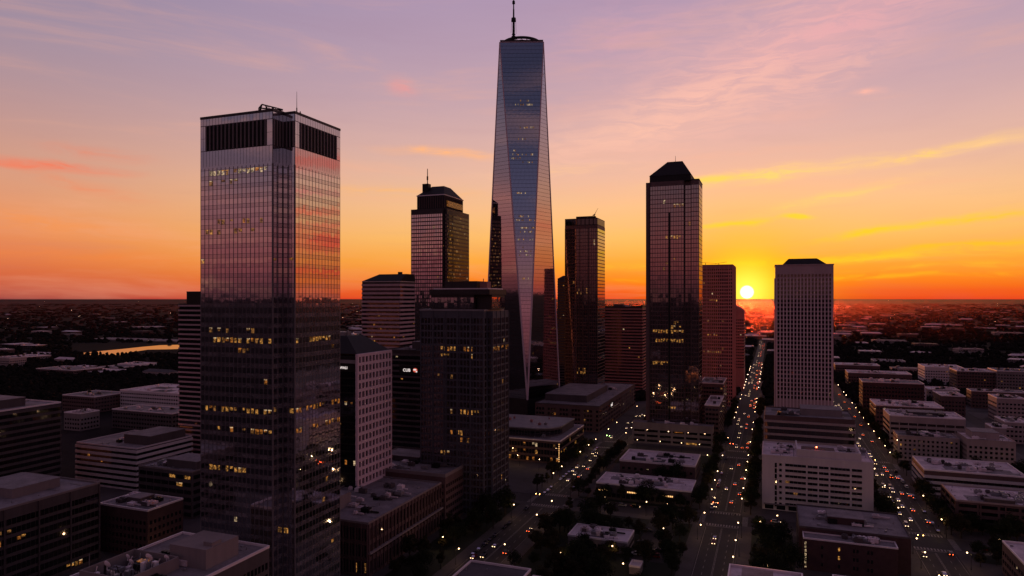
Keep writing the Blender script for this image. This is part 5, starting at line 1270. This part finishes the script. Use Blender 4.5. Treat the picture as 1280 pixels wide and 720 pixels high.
# ================================================================== trees
def tree_meshes(seed, r, h, conical=False):
    rr = random.Random(seed); crown = MB(); tk = MB()
    z0 = h * .28; blobs = []
    nb = 9
    for k in range(nb):
        a = 2.4 * k + rr.uniform(-.4, .4); u = (k + .5) / nb
        zz = z0 + (h - z0) * (.18 + .72 * u) + rr.uniform(-.4, .4); ring = r * .62 * (math.sin(PI * (.25 + .70 * u)) if not conical else (1 - u * .8))
        blobs.append((ring * math.cos(a), ring * math.sin(a), zz, r * rr.uniform(.34, .52) * (1 if not conical else 1.1 - .6 * u)))
    blobs.append((0, 0, z0 + (h - z0) * .55, r * .55))
    for bx0, by0, bz0, br in blobs:
        for k in range(int(150 * (br / (r * .45)) ** 2)):
            v = Vector((rr.gauss(0, 1), rr.gauss(0, 1), rr.gauss(0, 1))).normalized() * br * (rr.random() ** .38)
            c = Vector((bx0, by0, bz0)) + Vector((v.x, v.y, v.z * .8)); s = rr.uniform(.22, .48)
            n_ = (v.normalized() + Vector((rr.uniform(-.7, .7), rr.uniform(-.7, .7), rr.uniform(-.2, .9)))).normalized()
            u_ = n_.cross(Vector((rr.uniform(-1, 1), rr.uniform(-1, 1), rr.uniform(-1, 1)))).normalized(); w_ = n_.cross(u_)
            crown.face([tuple(c - u_ * s), tuple(c + w_ * s * .6), tuple(c + u_ * s), tuple(c - w_ * s * .6)])
        if bz0 > z0: tk.tube((0, 0, z0 * .7 + rr.uniform(0, h * .15)), (bx0 * .85, by0 * .85, bz0), .12, .04, 5)
    tk.tube((0, 0, -.1), (.1, .1, z0 + 1), .30, .2, 8); tk.tube((.1, .1, z0 + 1), (0, .1, h * .7), .2, .07, 6)
    return crown.mesh('crown', (M_LEAF, M_LEAF2)[seed % 2]), tk.mesh('trunk', M_BARK)
TREES = [tree_meshes(s, r, h, c) for s, r, h, c in ((1, 4.6, 9.5, False), (2, 5.4, 11, False), (3, 3.8, 9, False), (4, 4.9, 10, False), (5, 2.8, 10.5, True), (6, 5.8, 10, False))]
TD = ['dense round', 'broad bushy', 'small round', 'loose rounded', 'narrow conical', 'wide spreading']
TPOS = []
def place_tree(x, y, where, k=None, lo=.62, hi=1.35):
    if len(TPOS) >= 298: return False
    if not free(x, y, 3.2) or any(a - 1.6 < x < b + 1.6 for a, b in NS) or any(c - 1.6 < y < e + 1.6 for c, e in EW): return False
    if any((x - a) ** 2 + (y - b) ** 2 < 20 for a, b in TPOS): return False
    px, py, d = proj(x, y, 5)
    if px < -20 or px > 1300 or py > 735: return False
    i = R.randrange(6) if k is None else k; lb = '%s dark tree %s' % (TD[i], where)
    o = thing('tree', lb, 'tree', (x, y, .13), '%s dark trees %s' % (TD[i], where), R.uniform(0, 6.28)); s = R.uniform(lo, hi); o.scale = (s, s, s * R.uniform(.9, 1.1))
    link('crown', TREES[i][0], o); link('trunk', TREES[i][1], o); TPOS.append((x, y)); return True
def fill(x0, x1, y0, y1, n, where):
    c = 0
    for _ in range(n * 14):
        if c >= n: break
        c += bool(place_tree(R.uniform(x0, x1), R.uniform(y0, y1), where))
fill(-114, -68, 262, 392, 46, 'in the park block right of the left avenue')
fill(-66, -38, 272, 392, 20, 'along the left side of the central avenue')
fill(-164, -141, 262, 392, 26, 'between the left avenue and the low brown buildings')
fill(-12, 11, 300, 392, 16, 'left of the red brick building')
for y in range(418, 564, 11):
    place_tree(B0 - 5, y + R.uniform(-2, 2), 'on the left pavement of the left avenue'); place_tree(B1 + 5, y + R.uniform(-2, 2), 'on the right pavement of the left avenue')
    place_tree(C0 - 5.5, y + R.uniform(-2, 2), 'on the left pavement of the central avenue'); place_tree(C1 + 5, y + R.uniform(-2, 2), 'on the right pavement of the central avenue')
    place_tree(D0 - 6, y + R.uniform(-2, 2), 'on the left pavement of the right avenue'); place_tree(D1 + 4.5, y + R.uniform(-2, 2), 'on the right pavement of the right avenue')
for y in range(590, 860, 13):
    for xx, wh_ in ((B1 + 4, 'on the right pavement of the left avenue'), (C0 - 5, 'on the left pavement of the central avenue'), (C1 + 5, 'on the right pavement of the central avenue'), (D1 + 5, 'on the right pavement of the right avenue')): place_tree(xx, y + R.uniform(-2, 2), wh_)
fill(90, 185, 372, 428, 22, 'in front of the brown parking garage')
fill(98, 185, 544, 586, 14, 'between the wide pale roof and the hotel')
fill(-112, -42, 413, 420, 8, 'in front of the lit shop row')
fill(-112, -40, 448, 470, 8, 'behind the lit shop row'); fill(-112, -40, 508, 562, 12, 'behind the plain low hall')
fill(-300, -255, 190, 400, 14, 'between the blocks left of the mirror tower'); fill(-222, -150, 412, 490, 16, 'by the crossing below the gridded tower')
fill(-470, -330, 305, 420, 18, 'around the white banded block')
fill(150, 230, 600, 720, 22, 'among the blocks at the right edge')
fill(60, 66, 270, 392, 4, 'right of the red brick building'); fill(88, 96, 300, 390, 5, 'at the right side of the right avenue')

# far woodland: one mass nobody could count
q = MB(); rr = random.Random(5)
def clump(x, y, r, h):
    n = 5; i = len(q.v); a0 = rr.uniform(0, 6)
    for lv, (zz, k) in enumerate(((0, .9), (.45, 1.0), (.8, .62))):
        for j in range(n):
            a = a0 + 2 * PI * j / n + lv * .6; s = r * k * rr.uniform(.7, 1.25); q.v.append((x + s * math.cos(a), y + s * math.sin(a), h * zz * rr.uniform(.85, 1.15)))
    q.v.append((x + rr.uniform(-.3, .3) * r, y + rr.uniform(-.3, .3) * r, h))
    for lv in range(2):
        for j in range(n):
            a, b = i + lv * n + j, i + lv * n + (j + 1) % n
            q.f.append((a, b, b + n, a + n)); q.m.append(0)
    for j in range(n): q.f.append((i + 2 * n + j, i + 2 * n + (j + 1) % n, i + 3 * n)); q.m.append(0)
n = 0; tries = 0
while n < 17000 and tries < 90000:
    tries += 1
    px = rr.uniform(-25, 1305); py = 380 + 127 * rr.random() ** 1.15
    d = H * F / (py - HOR); x, y = at(px, d)
    if d < 540: continue
    if any(a - 6 < x < b + 6 for a, b in NS[:3]) and y < 2600: continue
    if any(c - 6 < y < e + 6 for c, e in EW) and abs(x) < 520: continue
    if 88 < px < 330 and 428.5 < py < 443: continue
    key = math.sin(x * .0033 + 2) * math.sin(y * .0027) + .5 * math.sin(x * .013 + y * .004) 
    if rr.random() > .9 - .4 * key: continue
    if not free(x, y, 4): continue
    k = 1 if d < 1500 else d / 1500
    clump(x, y, rr.uniform(3.5, 6.5) * k, rr.uniform(6, 11)); n += 1
o = link('woodland', q.mesh('woodland', M_WOOD)); o['kind'] = 'stuff'; o['label'] = 'dark woodland and gardens spreading to the horizon'; o['category'] = 'woodland'

# evening haze over the far plain, lit from behind by the low sun
m = bpy.data.materials.new('evening_haze'); m.use_nodes = True; t = NT(m.node_tree)
vs = t.new('ShaderNodeVolumeScatter'); vs.inputs['Color'].default_value = (1, .22, .17, 1); vs.inputs['Density'].default_value = 0.48e-5; vs.inputs['Anisotropy'].default_value = .93
o = t.new('ShaderNodeOutputMaterial'); t.link(vs.outputs[0], o.inputs['Volume'])
q = MB(); pts = [at(-700, 1700), at(640, 1700), at(1980, 1700), at(2000, 8200), at(640, 9200), at(-720, 8200)]
q.prism(pts, -2.0, 105.0)
o = link('haze', q.mesh('haze', m)); o['kind'] = 'stuff'; o['label'] = 'reddish evening haze over the plain towards the horizon'; o['category'] = 'haze'

# ------------------------------------------------------------------ render settings
scene.view_settings.view_transform = 'Standard'; scene.view_settings.look = 'None'; scene.view_settings.exposure = 0; scene.view_settings.gamma = 1
c = scene.cycles
c.use_denoising = True
try: c.denoiser = 'OPENIMAGEDENOISE'
except Exception: pass
c.volume_bounces = 0; c.max_bounces = 6; c.diffuse_bounces = 2; c.glossy_bounces = 4; c.transmission_bounces = 2; c.sample_clamp_indirect = 2.0; c.caustics_reflective = False; c.caustics_refractive = False
